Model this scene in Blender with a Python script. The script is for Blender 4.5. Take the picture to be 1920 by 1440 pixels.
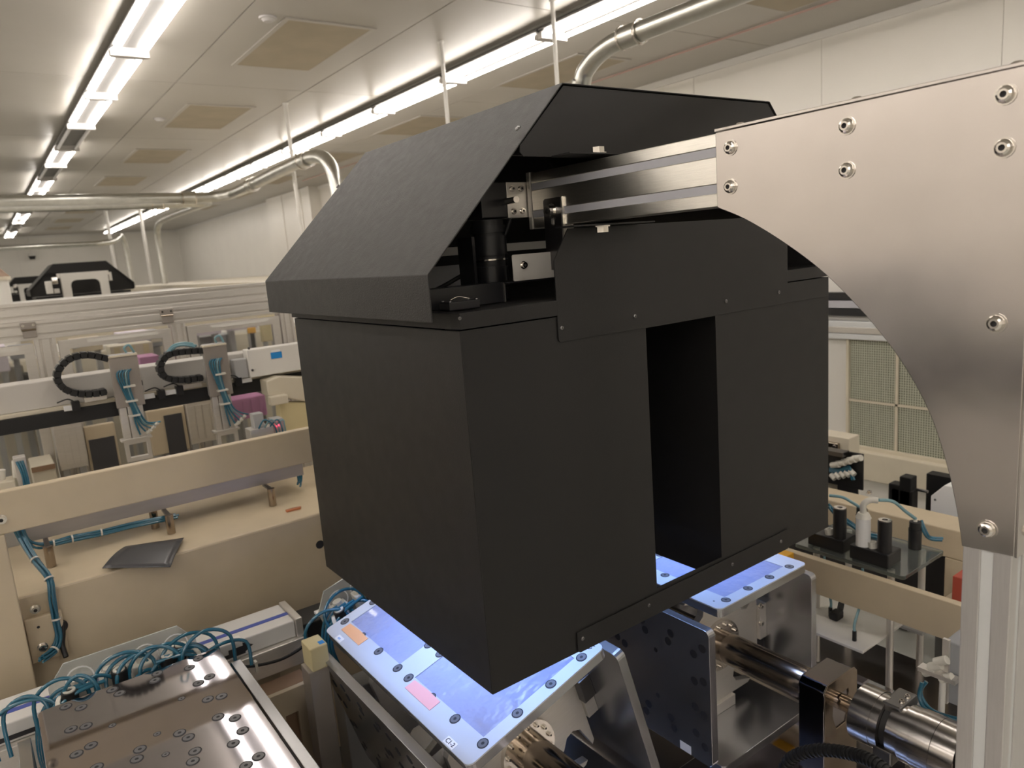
import bpy, math, random
from mathutils import Vector, Matrix
random.seed(7)
for o in list(bpy.data.objects): bpy.data.objects.remove(o)
S = bpy.context.scene; COL = S.collection
# ------------------------------------------------------------------ camera
YAW, PITCH, ROLL, FPX = 0.619889285, 0.179598398, -0.0772161632, 1371.45928
CAMP = Vector((0, 0, 1.6))
_f = Vector((math.sin(YAW)*math.cos(PITCH), math.cos(YAW)*math.cos(PITCH), -math.sin(PITCH)))
_r = Vector((math.cos(YAW), -math.sin(YAW), 0)); _u = _r.cross(_f)
_R = math.cos(ROLL)*_r + math.sin(ROLL)*_u; _U = -math.sin(ROLL)*_r + math.cos(ROLL)*_u
cam = bpy.data.cameras.new('camera'); camo = bpy.data.objects.new('camera', cam); COL.objects.link(camo)
camo.matrix_world = Matrix(((_R.x, _U.x, -_f.x, CAMP.x), (_R.y, _U.y, -_f.y, CAMP.y), (_R.z, _U.z, -_f.z, CAMP.z), (0, 0, 0, 1)))
cam.sensor_fit = 'HORIZONTAL'; cam.sensor_width = 36; cam.lens = FPX/1920*36
cam.clip_start = 0.02; cam.clip_end = 100
cam.dof.use_dof = True; cam.dof.focus_distance = 1.25; cam.dof.aperture_fstop = 7.0
S.camera = camo
# ------------------------------------------------------------------ world, exposure
S.view_settings.view_transform = 'Standard'; S.view_settings.look = 'None'
S.view_settings.gamma = 1; S.view_settings.use_curve_mapping = False
S.view_settings.exposure = 1.68
TUBE = 6.6            # strength of every fluorescent tube
LED = 1.05             # watts of the light inside the black enclosure
W = bpy.data.worlds.new('world'); S.world = W; W.use_nodes = True
W.node_tree.nodes['Background'].inputs[0].default_value = (.9, .86, .78, 1)
W.node_tree.nodes['Background'].inputs[1].default_value = 0.05
# ------------------------------------------------------------------ helpers
def ray(x, y):
    return _R*((x-960)/FPX) + _U*(-(y-720)/FPX) + _f
def at(x, y, ax, v):          # the point of the plane ax = v that stands at a pixel of the photograph
    d = ray(x, y); i = 'XYZ'.index(ax)
    return CAMP + d*((v-CAMP[i])/d[i])
def V(*a): return Vector(a)
def mat(name, col, rough=.5, metal=0., spec=.5, noise=0., nscale=40., bump=0., bscale=200., stretch=None, trans=0., emit=None, es=0., alpha=1., coat=0., rvar=0., bdist=.002):
    m = bpy.data.materials.new(name); m.use_nodes = True; nt = m.node_tree; b = nt.nodes['Principled BSDF']
    b.inputs['Base Color'].default_value = (*col, 1); b.inputs['Roughness'].default_value = rough
    b.inputs['Metallic'].default_value = metal; b.inputs['Specular IOR Level'].default_value = spec
    b.inputs['Transmission Weight'].default_value = trans; b.inputs['Alpha'].default_value = alpha
    b.inputs['Coat Weight'].default_value = coat
    if emit: b.inputs['Emission Color'].default_value = (*emit, 1); b.inputs['Emission Strength'].default_value = es
    if noise or bump or rvar:
        tc = nt.nodes.new('ShaderNodeTexCoord'); mp = nt.nodes.new('ShaderNodeMapping')
        nt.links.new(tc.outputs['Object'], mp.inputs[0])
        if stretch: mp.inputs['Scale'].default_value = stretch
    if noise or rvar:
        n = nt.nodes.new('ShaderNodeTexNoise'); n.inputs['Scale'].default_value = nscale; n.inputs['Detail'].default_value = 4
        nt.links.new(mp.outputs[0], n.inputs[0])
    if noise:
        r = nt.nodes.new('ShaderNodeValToRGB')
        r.color_ramp.elements[0].position = .3; r.color_ramp.elements[1].position = .7
        r.color_ramp.elements[0].color = (*[c*(1-noise) for c in col], 1); r.color_ramp.elements[1].color = (*[min(1, c*(1+noise)) for c in col], 1)
        nt.links.new(n.outputs[0], r.inputs[0]); nt.links.new(r.outputs[0], b.inputs['Base Color'])
    if rvar:
        mr = nt.nodes.new('ShaderNodeMapRange'); mr.inputs[3].default_value = max(.02, rough-rvar); mr.inputs[4].default_value = rough+rvar
        nt.links.new(n.outputs[0], mr.inputs[0]); nt.links.new(mr.outputs[0], b.inputs['Roughness'])
    if bump:
        n2 = nt.nodes.new('ShaderNodeTexNoise'); n2.inputs['Scale'].default_value = bscale; n2.inputs['Detail'].default_value = 3
        nt.links.new(mp.outputs[0], n2.inputs[0])
        bp = nt.nodes.new('ShaderNodeBump'); bp.inputs['Strength'].default_value = bump; bp.inputs['Distance'].default_value = bdist
        nt.links.new(n2.outputs[0], bp.inputs['Height']); nt.links.new(bp.outputs[0], b.inputs['Normal'])
    return m
M = dict(
 black=mat('black_paint', (.0135, .0128, .0128), .45, 0, .38, bump=.25, bscale=900, rvar=.06, nscale=30),
 hood=mat('hood_black_paint', (.017, .016, .0163), .46, 0, .42, noise=.2, nscale=55, bump=.35, bscale=500, rvar=.1),
 blackin=mat('dark_fittings', (.012, .012, .014), .35),
 rubber=mat('black_plastic', (.012, .012, .013), .5),
 alu=mat('brushed_aluminium', (.80, .77, .71), .30, 1, bump=.12, bscale=60, stretch=(30, 1, 30), noise=.05, nscale=30),
 aluz=mat('anodised_post', (.62, .60, .59), .42, .75, noise=.04, nscale=30, stretch=(30, 30, 1)),
 alux=mat('anodised_frame', (.72, .69, .65), .36, .7, noise=.05, nscale=20, stretch=(1, 30, 30)),
 steel=mat('stainless_plate', (.70, .655, .635), .17, 1, bump=.35, bscale=5, noise=.05, nscale=9, rvar=.05),
 mirror=mat('polished_plate', (.46, .44, .475), .05, 1, noise=.03, nscale=12, bump=.02, bscale=4),
 plate=mat('drum_plate_aluminium', (.44, .44, .455), .27, .93, noise=.04, nscale=20),
 rim=mat('anodised_rim', (.60, .63, .68), .38, .25),
 tray=mat('stainless_tray', (.48, .455, .44), .24, 1, noise=.05, nscale=6, stretch=(1, 8, 8)),
 satin=mat('satin_steel', (.52, .49, .47), .2, 1, noise=.05, nscale=10, rvar=.05),
 lip=mat('tray_lip_steel', (.40, .375, .36), .38, .55, noise=.05, nscale=6, stretch=(1, 8, 8)),
 chrome=mat('bolt_steel', (.75, .71, .66), .18, 1),
 dark=mat('dark_steel', (.20, .195, .195), .3, 1),
 hole=mat('socket_screw_dark', (.15, .15, .16), .4, .2),
 brown=mat('oiled_steel_shaft', (.36, .30, .24), .16, 1, noise=.2, nscale=8),
 slot=mat('slot_cover_grey', (.46, .46, .50), .45),
 slotd=mat('slot_cover_light', (.60, .61, .61), .45),
 beige=mat('beige_paint', (.58, .485, .345), .38, 0, .5, noise=.04, nscale=12, bump=.05, bscale=300),
 axis=mat('axis_grey_white', (.60, .575, .54), .35),
 taupe=mat('taupe_plate', (.36, .325, .295), .35, .35, noise=.03, nscale=20),
 cream=mat('cream_paint', (.66, .60, .48), .4, noise=.03, nscale=10),
 yellow=mat('pale_yellow_plastic', (.66, .57, .33), .45),
 white=mat('white_paint', (.74, .72, .68), .35),
 actw=mat('actuator_white', (.72, .71, .70), .3),
 blue=mat('blue_stripe', (.06, .10, .42), .35),
 label=mat('blue_label', (.02, .26, .68), .5),
 paper=mat('label_white', (.85, .85, .86), .5),
 ink=mat('black_ink', (.02, .02, .025), .6),
 tube=mat('blue_air_tube', (.03, .17, .27), .12, 0, .6, trans=.25, coat=.4),
 tubel=mat('pale_air_tube', (.25, .45, .52), .15, 0, .6, trans=.3),
 tie=mat('white_fitting', (.68, .66, .60), .35),
 clear=mat('clear_acrylic', (.80, .82, .80), .15, 0, .5, trans=.6),
 stage=mat('stage_acrylic', (.70, .76, .73), .08, 0, .5, trans=.93),
 pane=mat('door_pane', (.86, .87, .85), .06, 0, .5, trans=.97),
 film=mat('lilac_film', (.30, .32, .48), .32, 0, .5, bump=.8, bscale=16, coat=.3, bdist=.02),
 tapeo=mat('orange_tape', (.85, .42, .20), .4),
 tapep=mat('pink_tape', (.78, .38, .36), .4),
 pink=mat('pink_crate', (.68, .26, .56), .45),
 lilac=mat('lilac_cover', (.66, .60, .68), .5),
 pinkpipe=mat('pink_pipe', (.50, .33, .28), .5),
 wood=mat('brown_panel', (.30, .19, .12), .5),
 greybox=mat('grey_box', (.30, .31, .33), .4),
 sheet=mat('charcoal_sheet', (.055, .055, .062), .33, 0, .6),
 red=mat('red_box', (.45, .08, .05), .5),
 orange=mat('orange_sign', (.80, .42, .03), .5),
 copper=mat('copper_strip', (.65, .27, .15), .3, .8),
 conduit=mat('galvanised_conduit', (.58, .58, .54), .30, 1, noise=.08, nscale=14),
 ceil=mat('ceiling_panel', (.46, .435, .39), .36, 0, .35, noise=.05, nscale=1.2, bump=.03, bscale=2),
 tan=mat('tan_filter', (.40, .34, .24), .55, noise=.08, nscale=4),
 wall=mat('wall_panel', (.80, .77, .71), .38, 0, .5, noise=.02, nscale=2),
 floor=mat('floor_coating', (.56, .57, .54), .3, noise=.1, nscale=3),
 fix=mat('fixture_white', (.55, .53, .51), .5),
 hous=mat('fixture_housing', (.17, .165, .16), .5),
 tubeon=mat('lit_tube', (1, 1, 1), .5, emit=(1.0, .925, .848), es=TUBE),
 ledon=mat('lit_led', (1, 1, 1), .5, emit=(.5, .66, 1), es=3),
 glow=mat('red_led', (1, .1, .1), .5, emit=(1, .03, .08), es=4),
 mesh=mat('filter_green', (.17, .18, .13), .6),
 wire=mat('mesh_wire', (.55, .56, .45), .5),
 grey=mat('grey_paint', (.42, .42, .42), .4),
)
def wm(o):
    m = o.matrix_basis.copy(); p = o.parent
    while p: m = p.matrix_basis @ m; p = p.parent
    return m
def settag(o, label=None, cat=None, group=None, kind=None):
    if label: o['label'] = label
    if cat: o['category'] = cat
    if group: o['group'] = group
    if kind: o['kind'] = kind
    return o
def thing(name, label, cat, loc, group=None):
    o = bpy.data.objects.new(name, None); COL.objects.link(o); o.location = loc; o.empty_display_size = .05
    return settag(o, label, cat, group)
class MB:
    def __init__(s, T=None): s.v = []; s.f = []; s.T = T; s.sm = []
    def add(s, vs, fs, smooth=False):
        n = len(s.v)
        for p in vs: p = Vector(p); s.v.append(s.T @ p if s.T else p)
        for f in fs: s.f.append([i+n for i in f]); s.sm.append(smooth)
        return s
    def box(s, x0, x1, y0, y1, z0, z1):
        x0, x1 = min(x0, x1), max(x0, x1); y0, y1 = min(y0, y1), max(y0, y1); z0, z1 = min(z0, z1), max(z0, z1)
        return s.add([(x0, y0, z0), (x1, y0, z0), (x1, y1, z0), (x0, y1, z0), (x0, y0, z1), (x1, y0, z1), (x1, y1, z1), (x0, y1, z1)],
                     [(0, 3, 2, 1), (4, 5, 6, 7), (0, 1, 5, 4), (1, 2, 6, 5), (2, 3, 7, 6), (3, 0, 4, 7)])
    def cyl(s, a, b, r, n=16, r2=None, caps=True):
        a = Vector(a); b = Vector(b); d = (b-a).normalized(); r2 = r if r2 is None else r2
        t = V(0, 0, 1) if abs(d.z) < .9 else V(1, 0, 0); u = d.cross(t).normalized(); w = d.cross(u)
        vs = []
        for k in range(n):
            c = math.cos(2*math.pi*k/n)*u + math.sin(2*math.pi*k/n)*w; vs += [a+c*r, b+c*r2]
        s.add(vs, [(2*k, 2*k+1, (2*k+3) % (2*n), (2*k+2) % (2*n)) for k in range(n)], True)
        if caps:
            s.add([vs[2*k] for k in range(n)], [tuple(range(n))]); s.add([vs[2*k+1] for k in range(n)], [tuple(reversed(range(n)))])
        return s
    def ring(s, a, b, r, ri, n=24):
        a = Vector(a); b = Vector(b); d = (b-a).normalized()
        t = V(0, 0, 1) if abs(d.z) < .9 else V(1, 0, 0); u = d.cross(t).normalized(); w = d.cross(u); vs = []
        for k in range(n):
            c = math.cos(2*math.pi*k/n)*u + math.sin(2*math.pi*k/n)*w; vs += [a+c*r, b+c*r, b+c*ri, a+c*ri]
        fs = []
        for k in range(n):
            j = (k+1) % n
            for q in range(4): fs.append((4*k+q, 4*k+(q+1) % 4, 4*j+(q+1) % 4, 4*j+q))
        return s.add(vs, fs, False)
    def tube(s, pts, r, n=8, sub=5, smooth=True):
        P = [Vector(p) for p in pts]
        if sub > 1 and len(P) > 2:
            Q = []
            for i in range(len(P)-1):
                p0 = P[max(i-1, 0)]; p1 = P[i]; p2 = P[i+1]; p3 = P[min(i+2, len(P)-1)]
                for k in range(sub):
                    t = k/sub
                    Q.append(.5*((2*p1)+(p2-p0)*t+(2*p0-5*p1+4*p2-p3)*t*t+(3*p1-p0-3*p2+p3)*t**3))
            P = Q+[P[-1]]
        vs = []; prev = None
        for i, p in enumerate(P):
            d = (P[min(i+1, len(P)-1)]-P[max(i-1, 0)]).normalized()
            if prev is None: t = V(0, 0, 1) if abs(d.z) < .9 else V(1, 0, 0); u = d.cross(t).normalized()
            else: u = (prev-d*prev.dot(d)).normalized()
            prev = u; w = d.cross(u)
            vs += [p+(math.cos(2*math.pi*k/n)*u+math.sin(2*math.pi*k/n)*w)*r for k in range(n)]
        fs = [(i*n+k, i*n+(k+1) % n, (i+1)*n+(k+1) % n, (i+1)*n+k) for i in range(len(P)-1) for k in range(n)]
        s.add(vs, fs, smooth)
        m = len(vs); s.add(vs[:n], [tuple(reversed(range(n)))]); s.add(vs[m-n:], [tuple(range(n))])
        return s
    def prism(s, poly, ax, a, b):
        """poly: 2D points in the plane square to ax (XY for Z, XZ for Y, YZ for X)."""
        def mk(p, q): return {'Z': (p[0], p[1], q), 'Y': (p[0], q, p[1]), 'X': (q, p[0], p[1])}[ax]
        n = len(poly); vs = [mk(p, a) for p in poly]+[mk(p, b) for p in poly]
        return s.add(vs, [tuple(range(n)), tuple(range(2*n-1, n-1, -1))]+[(k, k+n, (k+1) % n+n, (k+1) % n) for k in range(n)])
    def frame(s, outer, inner, ax, a, b):
        """flat ring: outer and inner polygons with the same number of points."""
        def mk(p, q): return {'Z': (p[0], p[1], q), 'Y': (p[0], q, p[1]), 'X': (q, p[0], p[1])}[ax]
        n = len(outer); vs = [mk(p, q) for q in (a, b) for p in list(outer)+list(inner)]; fs = []
        for k in range(n):
            j = (k+1) % n
            fs += [(k, j, n+j, n+k), (2*n+k, 3*n+k, 3*n+j, 2*n+j), (k, 2*n+k, 2*n+j, j), (n+k, n+j, 3*n+j, 3*n+k)]
        return s.add(vs, fs)
    def build(s, name, m, parent=None, bevel=0, label=None, kind=None, solid=0):
        me = bpy.data.meshes.new(name); inv = wm(parent).inverted() if parent else Matrix()
        me.from_pydata([inv @ p for p in s.v], [], s.f); me.update()
        import bmesh
        bm = bmesh.new(); bm.from_mesh(me)
        if not solid: bmesh.ops.recalc_face_normals(bm, faces=bm.faces)
        bm.to_mesh(me); bm.free()
        me.polygons.foreach_set('use_smooth', s.sm)
        me.materials.append(m if not isinstance(m, str) else M[m])
        o = bpy.data.objects.new(name, me); COL.objects.link(o)
        if parent: o.parent = parent
        if solid:
            md = o.modifiers.new('solid', 'SOLIDIFY'); md.thickness = solid; md.offset = -1
        if bevel:
            md = o.modifiers.new('bevel', 'BEVEL'); md.width = bevel; md.segments = 2; md.limit_method = 'ANGLE'; md.angle_limit = .6
        if label: o['label'] = label
        if kind: o['kind'] = kind
        return o
def B(): return MB()
def one(mb, name, m, label, cat, group=None, bevel=0):   # a thing that is one mesh, its origin at its base
    c = sum((p for p in mb.v), V(0, 0, 0))/len(mb.v); c.z = min(p.z for p in mb.v)
    mb.v = [p-c for p in mb.v]; o = mb.build(name, m, None, bevel); o.location = c
    return settag(o, label, cat, group)
def struct(mb, name, m, parent=None, bevel=0):
    o = mb.build(name, m, parent, bevel)
    if not parent: o['kind'] = 'structure'
    return o
def rrect(x0, x1, y0, y1, r, n=4, corners=(1, 1, 1, 1)):
    pts = []
    for i, (cx, cy, a0) in enumerate(((x1-r, y0+r, -90), (x1-r, y1-r, 0), (x0+r, y1-r, 90), (x0+r, y0+r, 180))):
        if corners[i]:
            for k in range(n+1):
                a = math.radians(a0+90*k/n); pts.append((cx+r*math.cos(a), cy+r*math.sin(a)))
        else: pts.append(((x1, y0), (x1, y1), (x0, y1), (x0, y0))[i])
    return pts
def circ(cx, cy, r, n=20, a0=0): return [(cx+r*math.cos(2*math.pi*k/n+a0), cy+r*math.sin(2*math.pi*k/n+a0)) for k in range(n)]
# shared fastener meshes, axis +Z, seat at z = 0
def fast_mesh(name, prof, m, hexr, hexz, n=14, hm=None):
    mb = MB(); 
    for i in range(len(prof)-1):
        (r0, z0), (r1, z1) = prof[i], prof[i+1]
        a = [(r0*math.cos(2*math.pi*k/n), r0*math.sin(2*math.pi*k/n), z0) for k in range(n)]
        b = [(r1*math.cos(2*math.pi*k/n), r1*math.sin(2*math.pi*k/n), z1) for k in range(n)]
        mb.add(a+b, [(k, (k+1) % n, n+(k+1) % n, n+k) for k in range(n)], False)
    r, z = prof[-1]
    h = [(hexr*math.cos(2*math.pi*k/n), hexr*math.sin(2*math.pi*k/n), z) for k in range(n)]
    t = [(r*math.cos(2*math.pi*k/n), r*math.sin(2*math.pi*k/n), z) for k in range(n)]
    mb.add(t+h, [(k, (k+1) % n, n+(k+1) % n, n+k) for k in range(n)])
    g = [(p[0], p[1], z-hexz) for p in h]
    mb.add(h+g, [(k, (k+1) % n, n+(k+1) % n, n+k) for k in range(n)]); mb.add(g, [tuple(range(n))])
    o = mb.build(name, m); me = o.data; bpy.data.objects.remove(o); me.materials.append(M['ink'])
    me.polygons[len(me.polygons)-1].material_index = 1
    return me
BUTTON = fast_mesh('button_bolt', [(.0085, 0), (.0085, .0012), (.0072, .0012), (.0070, .0025), (.0060, .0045), (.0042, .0056)], M['chrome'], .0026, .003)
CAP = fast_mesh('cap_bolt', [(.009, 0), (.009, .0015), (.0065, .0015), (.0065, .0085)], M['chrome'], .0032, .004)
SCREW = fast_mesh('small_screw', [(.0042, 0), (.0038, .0016), (.0026, .0026)], M['dark'], .0012, .0008, 10)
FLAT = fast_mesh('flush_screw', [(.0105, 0), (.0105, .0005), (.0085, .0005), (.0083, .0009)], M['hole'], .0032, .0006, 16)
for k in range(len(FLAT.polygons)):
    if 16 <= k < 32: FLAT.polygons[k].material_index = 1
DISC = fast_mesh('dark_screw', [(.0095, 0), (.0095, .0005)], M['ink'], .0035, .0002, 16)
NUT = fast_mesh('hex_bolt', [(.011, 0), (.011, .002), (.0085, .002), (.0085, .009)], M['chrome'], .004, .001, 6)
def fast(me, name, p, d, parent, s=1.):
    o = bpy.data.objects.new(name, me); COL.objects.link(o); o.parent = parent
    q = Vector(d).to_track_quat('Z', 'Y').to_matrix().to_4x4()
    o.matrix_basis = wm(parent).inverted() @ Matrix.Translation(p) @ q @ Matrix.Scale(s, 4)
    return o
def text(s, size, m, parent, T, depth=.0003):
    c = bpy.data.curves.new('lettering', 'FONT'); c.body = s; c.size = size; c.extrude = depth; c.align_x = 'CENTER'; c.align_y = 'CENTER'
    t = bpy.data.objects.new('lettering_src', c); COL.objects.link(t)
    dg = bpy.context.evaluated_depsgraph_get(); me = bpy.data.meshes.new_from_object(t.evaluated_get(dg)); me.name = 'lettering'
    bpy.data.objects.remove(t); me.materials.clear(); me.materials.append(M[m])
    o = bpy.data.objects.new('lettering', me); COL.objects.link(o); o.parent = parent; o.matrix_basis = wm(parent).inverted() @ T
    return o
ORD = ['first', 'second', 'third', 'fourth', 'fifth', 'sixth', 'seventh', 'eighth', 'ninth', 'tenth', 'eleventh', 'twelfth', 'thirteenth', 'fourteenth', 'fifteenth', 'sixteenth', 'seventeenth', 'eighteenth']
# ================================================================== room
CH = 3.0; XL, XR, YN, YF = -3.6, 5.32, -7.5, 24.3
floor = struct(B().box(XL, XR, YN, YF, -.1, 0), 'floor', 'floor')
ceiling = struct(B().box(XL-.1, XR+.1, YN, YF+.1, CH+.012, CH+.15), 'ceiling', 'fix')
pm = None
nx = [XL, -2.25, -.80, 1.455, 2.44, 3.92, XR]
yk = [YN+.02] + [-3.53+2.38*k for k in range(-1, 12)] + [YF]
for i in range(len(nx)-1):
    for j in range(len(yk)-1):
        x0, x1, y0, y1 = nx[i]+.004, nx[i+1]-.004, yk[j]+.004, yk[j+1]-.004
        if x1-x0 > 1.6:
            xm = (x0+x1)/2; rr = [(x0, xm-.003), (xm+.003, x1)]
        else: rr = [(x0, x1)]
        for a, b in rr: B().box(a, b, y0, y1, CH, CH+.012).build('ceiling_panel', 'ceil', ceiling)
# walls made of upright panels
def panel_wall(name, ax, v, a0, a1, step, thick, z1=CH):
    base = B()
    if ax == 'X': base.box(v, v+thick, a0, a1, 0, z1)
    else: base.box(a0, a1, v, v+thick, 0, z1)
    w = struct(base, name, 'fix'); t = .008*(-1 if thick > 0 else 1); p = a0
    while p < a1-.01:
        q = min(p+step, a1); b = B()
        if ax == 'X': b.box(v, v+t, p+.0015, q-.0015, 0, z1)
        else: b.box(p+.0015, q-.0015, v, v+t, 0, z1)
        b.build('wall_panel', 'wall', w); p = q
    return w
panel_wall('wall_right', 'X', XR, YN, YF, 1.19, .1)
panel_wall('wall_left', 'X', XL, YN, YF, 2.38, -.1)
panel_wall('wall_far', 'Y', YF, XL, XR, 1.19, .1)
panel_wall('wall_near', 'Y', YN, XL, XR, 2.38, -.1)
struct(B().box(XR-.035, XR-.008, YN, YF, CH-.05, CH), 'trim_1', 'white')
struct(B().box(XL, XR, YF-.035, YF-.008, CH-.05, CH), 'trim_2', 'white')
# a pilaster steps out of the right wall further down the hall
bay = struct(B().box(5.10, XR-.01, 12.9, 15.25, 0, CH-.001), 'wall_pilaster', 'wall')
for yy in (13.3, 14.3): B().box(5.085, 5.10, yy, yy+.05, 0, CH-.01).build('batten', 'wall', bay)
# tan return-air panels set into the ceiling
fi = 0
for cx, who in ((1.97, 'left-hand'), (4.17, 'right-hand')):
    for k in range(8):
        y0 = 4.32+2.37*k; fi += 1
        if cx > 4 and k > 5: continue
        w = .255 if cx < 4 else .25
        t = thing('ceiling_vent', f'tan ceiling air panel, {ORD[k]} from the camera in the {who} line of air panels', 'vent', (cx, y0+.52, CH-.02), 'tan air panels in the ceiling')
        B().box(cx-w, cx+w, y0, y0+1.03, CH-.006, CH-.002).build('filter', 'tan', t)
        B().frame([(cx-w-.03, y0-.03), (cx+w+.03, y0-.03), (cx+w+.03, y0+1.06), (cx-w-.03, y0+1.06)], [(cx-w, y0), (cx+w, y0), (cx+w, y0+1.03), (cx-w, y0+1.03)], 'Z', CH-.007, CH-.001).build('frame', 'ceil', t)
t = thing('ceiling_vent', 'tan ceiling air panel nearest the camera, cut by the top edge of the photo', 'vent', (4.3, 2.4, CH-.02), 'tan air panels in the ceiling')
B().box(4.07, 4.57, 1.98, 3.01, CH-.006, CH-.002).build('filter', 'tan', t)
B().frame([(4.04, 1.95), (4.6, 1.95), (4.6, 3.04), (4.04, 3.04)], [(4.07, 1.98), (4.57, 1.98), (4.57, 3.01), (4.07, 3.01)], 'Z', CH-.007, CH-.001).build('frame', 'ceil', t)
# round smoke detectors
for (px, py), w in (((502, 32), 'large, beside the nearest tan air panel'), ((299, 222), 'small, beside the second tan air panel')):
    p = at(px, py, 'Z', CH)
    t = thing('smoke_detector', f'round white ceiling detector, {w}', 'detector', (p.x, p.y, CH-.03))
    B().cyl((p.x, p.y, CH-.001), (p.x, p.y, CH-.012), .05, 24).build('base', 'fix', t)
    B().cyl((p.x, p.y, CH-.012), (p.x, p.y, CH-.025), .036, 24, .026).build('dome', 'fix', t)
# fluorescent fixtures
def fixture(x, y0, label, group, n=1.17, on=True):
    y1 = y0+n; t = thing('fluorescent_fixture', label, 'ceiling light', (x, (y0+y1)/2, CH-.12), group)
    B().prism([(x-.045, CH-.013), (x+.045, CH-.013), (x+.095, CH-.045), (x+.095, CH-.055), (x+.03, CH-.062), (x-.03, CH-.062), (x-.095, CH-.055), (x-.095, CH-.045)], 'Y', y0, y1).build('housing', 'hous', t)
    for s in (-1, 1):
        B().cyl((x+s*.074, y0+.03, CH-.086), (x+s*.074, y1-.05, CH-.086), .0135, 10).build('tube', 'tubeon' if on else 'paper', t)
    B().prism([(x-.03, CH-.02), (x+.03, CH-.02), (x+.105, CH-.075), (x+.105, CH-.11), (x-.105, CH-.11), (x-.105, CH-.075)], 'Y', y1-.045, y1).build('end_bracket', 'fix', t)
    B().prism([(x-.03, CH-.02), (x+.03, CH-.02), (x+.09, CH-.08), (x+.09, CH-.10), (x-.09, CH-.10), (x-.09, CH-.08)], 'Y', y0, y0+.03).build('lamp_holder', 'fix', t)
for x, who in ((.975, 'left'), (3.225, 'right')):
    lit = [0, 1, 2, 4, 6, 7, 10, 11, 14, 15] if who == 'left' else list(range(16))
    struct(B().box(x-.045, x+.045, YN+.3, 22.9, CH-.012, CH-.0005), 'trim_3' if who == 'left' else 'trim_4', 'conduit')
    for n, k in enumerate(lit):
        fixture(x, 3.83+1.192*k, f'twin-tube fluorescent fixture, {ORD[n]} from the camera in the {who} ceiling row', f'fixtures of the {who} ceiling row')
    if who == 'left':
        for n, k in enumerate((3, 5, 8, 9, 12, 13)):
            fixture(x, 3.83+1.192*k, f'unlit twin-tube fixture, {ORD[n]} dark one from the camera in the left ceiling row', 'unlit fixtures of the left ceiling row', on=False)
    for k in range(-9, 0):  # visible rows carried on unseen, lengthened behind the camera for more light
        fixture(x, 3.83+1.192*k, 'unseen twin-tube fluorescent fixture added left of the frame for fill light', 'fixtures above the frame')
for k in range(-9, 6):  # extra row added out of view to fill the room with light
    fixture(-2.55, 3.83+1.192*k, 'unseen twin-tube fluorescent fixture added left of the frame for fill light', 'fixtures above the frame')
for k in range(-9, 15):  # unseen row at the regular spacing, lengthened as fill light
    fixture(-1.27, 3.83+1.192*k, 'unseen twin-tube fluorescent fixture added left of the frame for fill light', 'fixtures above the frame')
# ================================================================== gantry frame (post, beam and corner plate)
XB = .8705
g = thing('gantry_frame', 'silver aluminium gantry frame with big curved corner plate at right', 'frame', (.92, .325, 0))
def slotpoly(w, h, nw, nh, sw=.0125, sd=.008):
    """outline of a slotted extrusion, centred, w along first axis, h along second, nw / nh slots on those sides."""
    def side(L, n):
        c = [(-L/2+L*(2*k+1)/(2*n)) for k in range(n)]; o = []
        for q in c: o += [(q-sw/2, 0), (q-sw/2, sd), (q+sw/2, sd), (q+sw/2, 0)]
        return o
    P = [(-w/2, -h/2)]+[(a, -h/2+d) for a, d in side(w, nw)]+[(w/2, -h/2)]+[(w/2-d, a) for a, d in side(h, nh)]+[(w/2, h/2)]
    P += [(-a, h/2-d) for a, d in side(w, nw)]+[(-w/2, h/2)]+[(-w/2+d, -a) for a, d in side(h, nh)]
    return P
post = MB().prism([(p[0]+.9205, p[1]+.3255) for p in slotpoly(.1, .05, 2, 1)], 'Z', 0, 1.7385).build('post', 'aluz', g, .0012)
MB().box(XB+.002, XB+.007, .3255-.0064, .3255+.0064, .01, 1.23).build('slot_cover', 'slotd', post)
for q in (.8955, .9455): MB().box(q-.006, q+.006, .3025, .3075, .01, 1.23).build('slot_cover', 'slotd', post)
beam = MB().prism([(p[0]+XB+.025, p[1]+1.689) for p in slotpoly(.05, .1, 1, 2)], 'Y', .352, 1.1095).build('beam', 'alu', g, .0012)
for z in (1.664, 1.714): MB().box(XB+.0008, XB+.007, .36, 1.109, z-.0062, z+.0062).build('slot_cover', 'slot', beam)
arc = [(1347, 389), (1400, 411), (1470, 453), (1540, 505), (1600, 563), (1660, 632), (1710, 705), (1750, 785), (1780, 880), (1797, 960), (1806, 1022)]
arcp = [at(x, y, 'X', XB) for x, y in arc]
A2 = []
for i in range(len(arcp)-1):
    p0 = arcp[max(i-1, 0)]; p1 = arcp[i]; p2 = arcp[i+1]; p3 = arcp[min(i+2, len(arcp)-1)]
    for k in range(5):
        t = k/5; q = .5*((2*p1)+(p2-p0)*t+(2*p0-5*p1+4*p2-p3)*t*t+(3*p1-p0-3*p2+p3)*t**3); A2.append((q.y, q.z))
A2.append((arcp[-1].y, arcp[-1].z))
poly = [(.683, 1.7395), (.683, 1.6388)]+A2[1:]+[(.2975, 1.230), (.2975, 1.7405)]
cp = MB().prism(poly, 'X', XB-.0035, XB-.0002).build('corner_plate', 'steel', g, .0008)
for px, py in ((1588, 236), (1370, 277), (1370, 350), (1588, 319), (1886, 177), (1883, 277), (1868, 606), (1851, 992)):
    fast(BUTTON, 'bolt', at(px, py, 'X', XB-.0035), (-1, 0, 0), cp, 1.25)
fl = MB().box(XB-.0035, .9705, .2945, .2975, 1.229, 1.7405).build('side_flange', 'steel', g, .0005)
for z in (1.253, 1.485, 1.66, 1.712): fast(BUTTON, 'bolt', (.8945, .2945, z), (0, -1, 0), fl)
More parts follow.
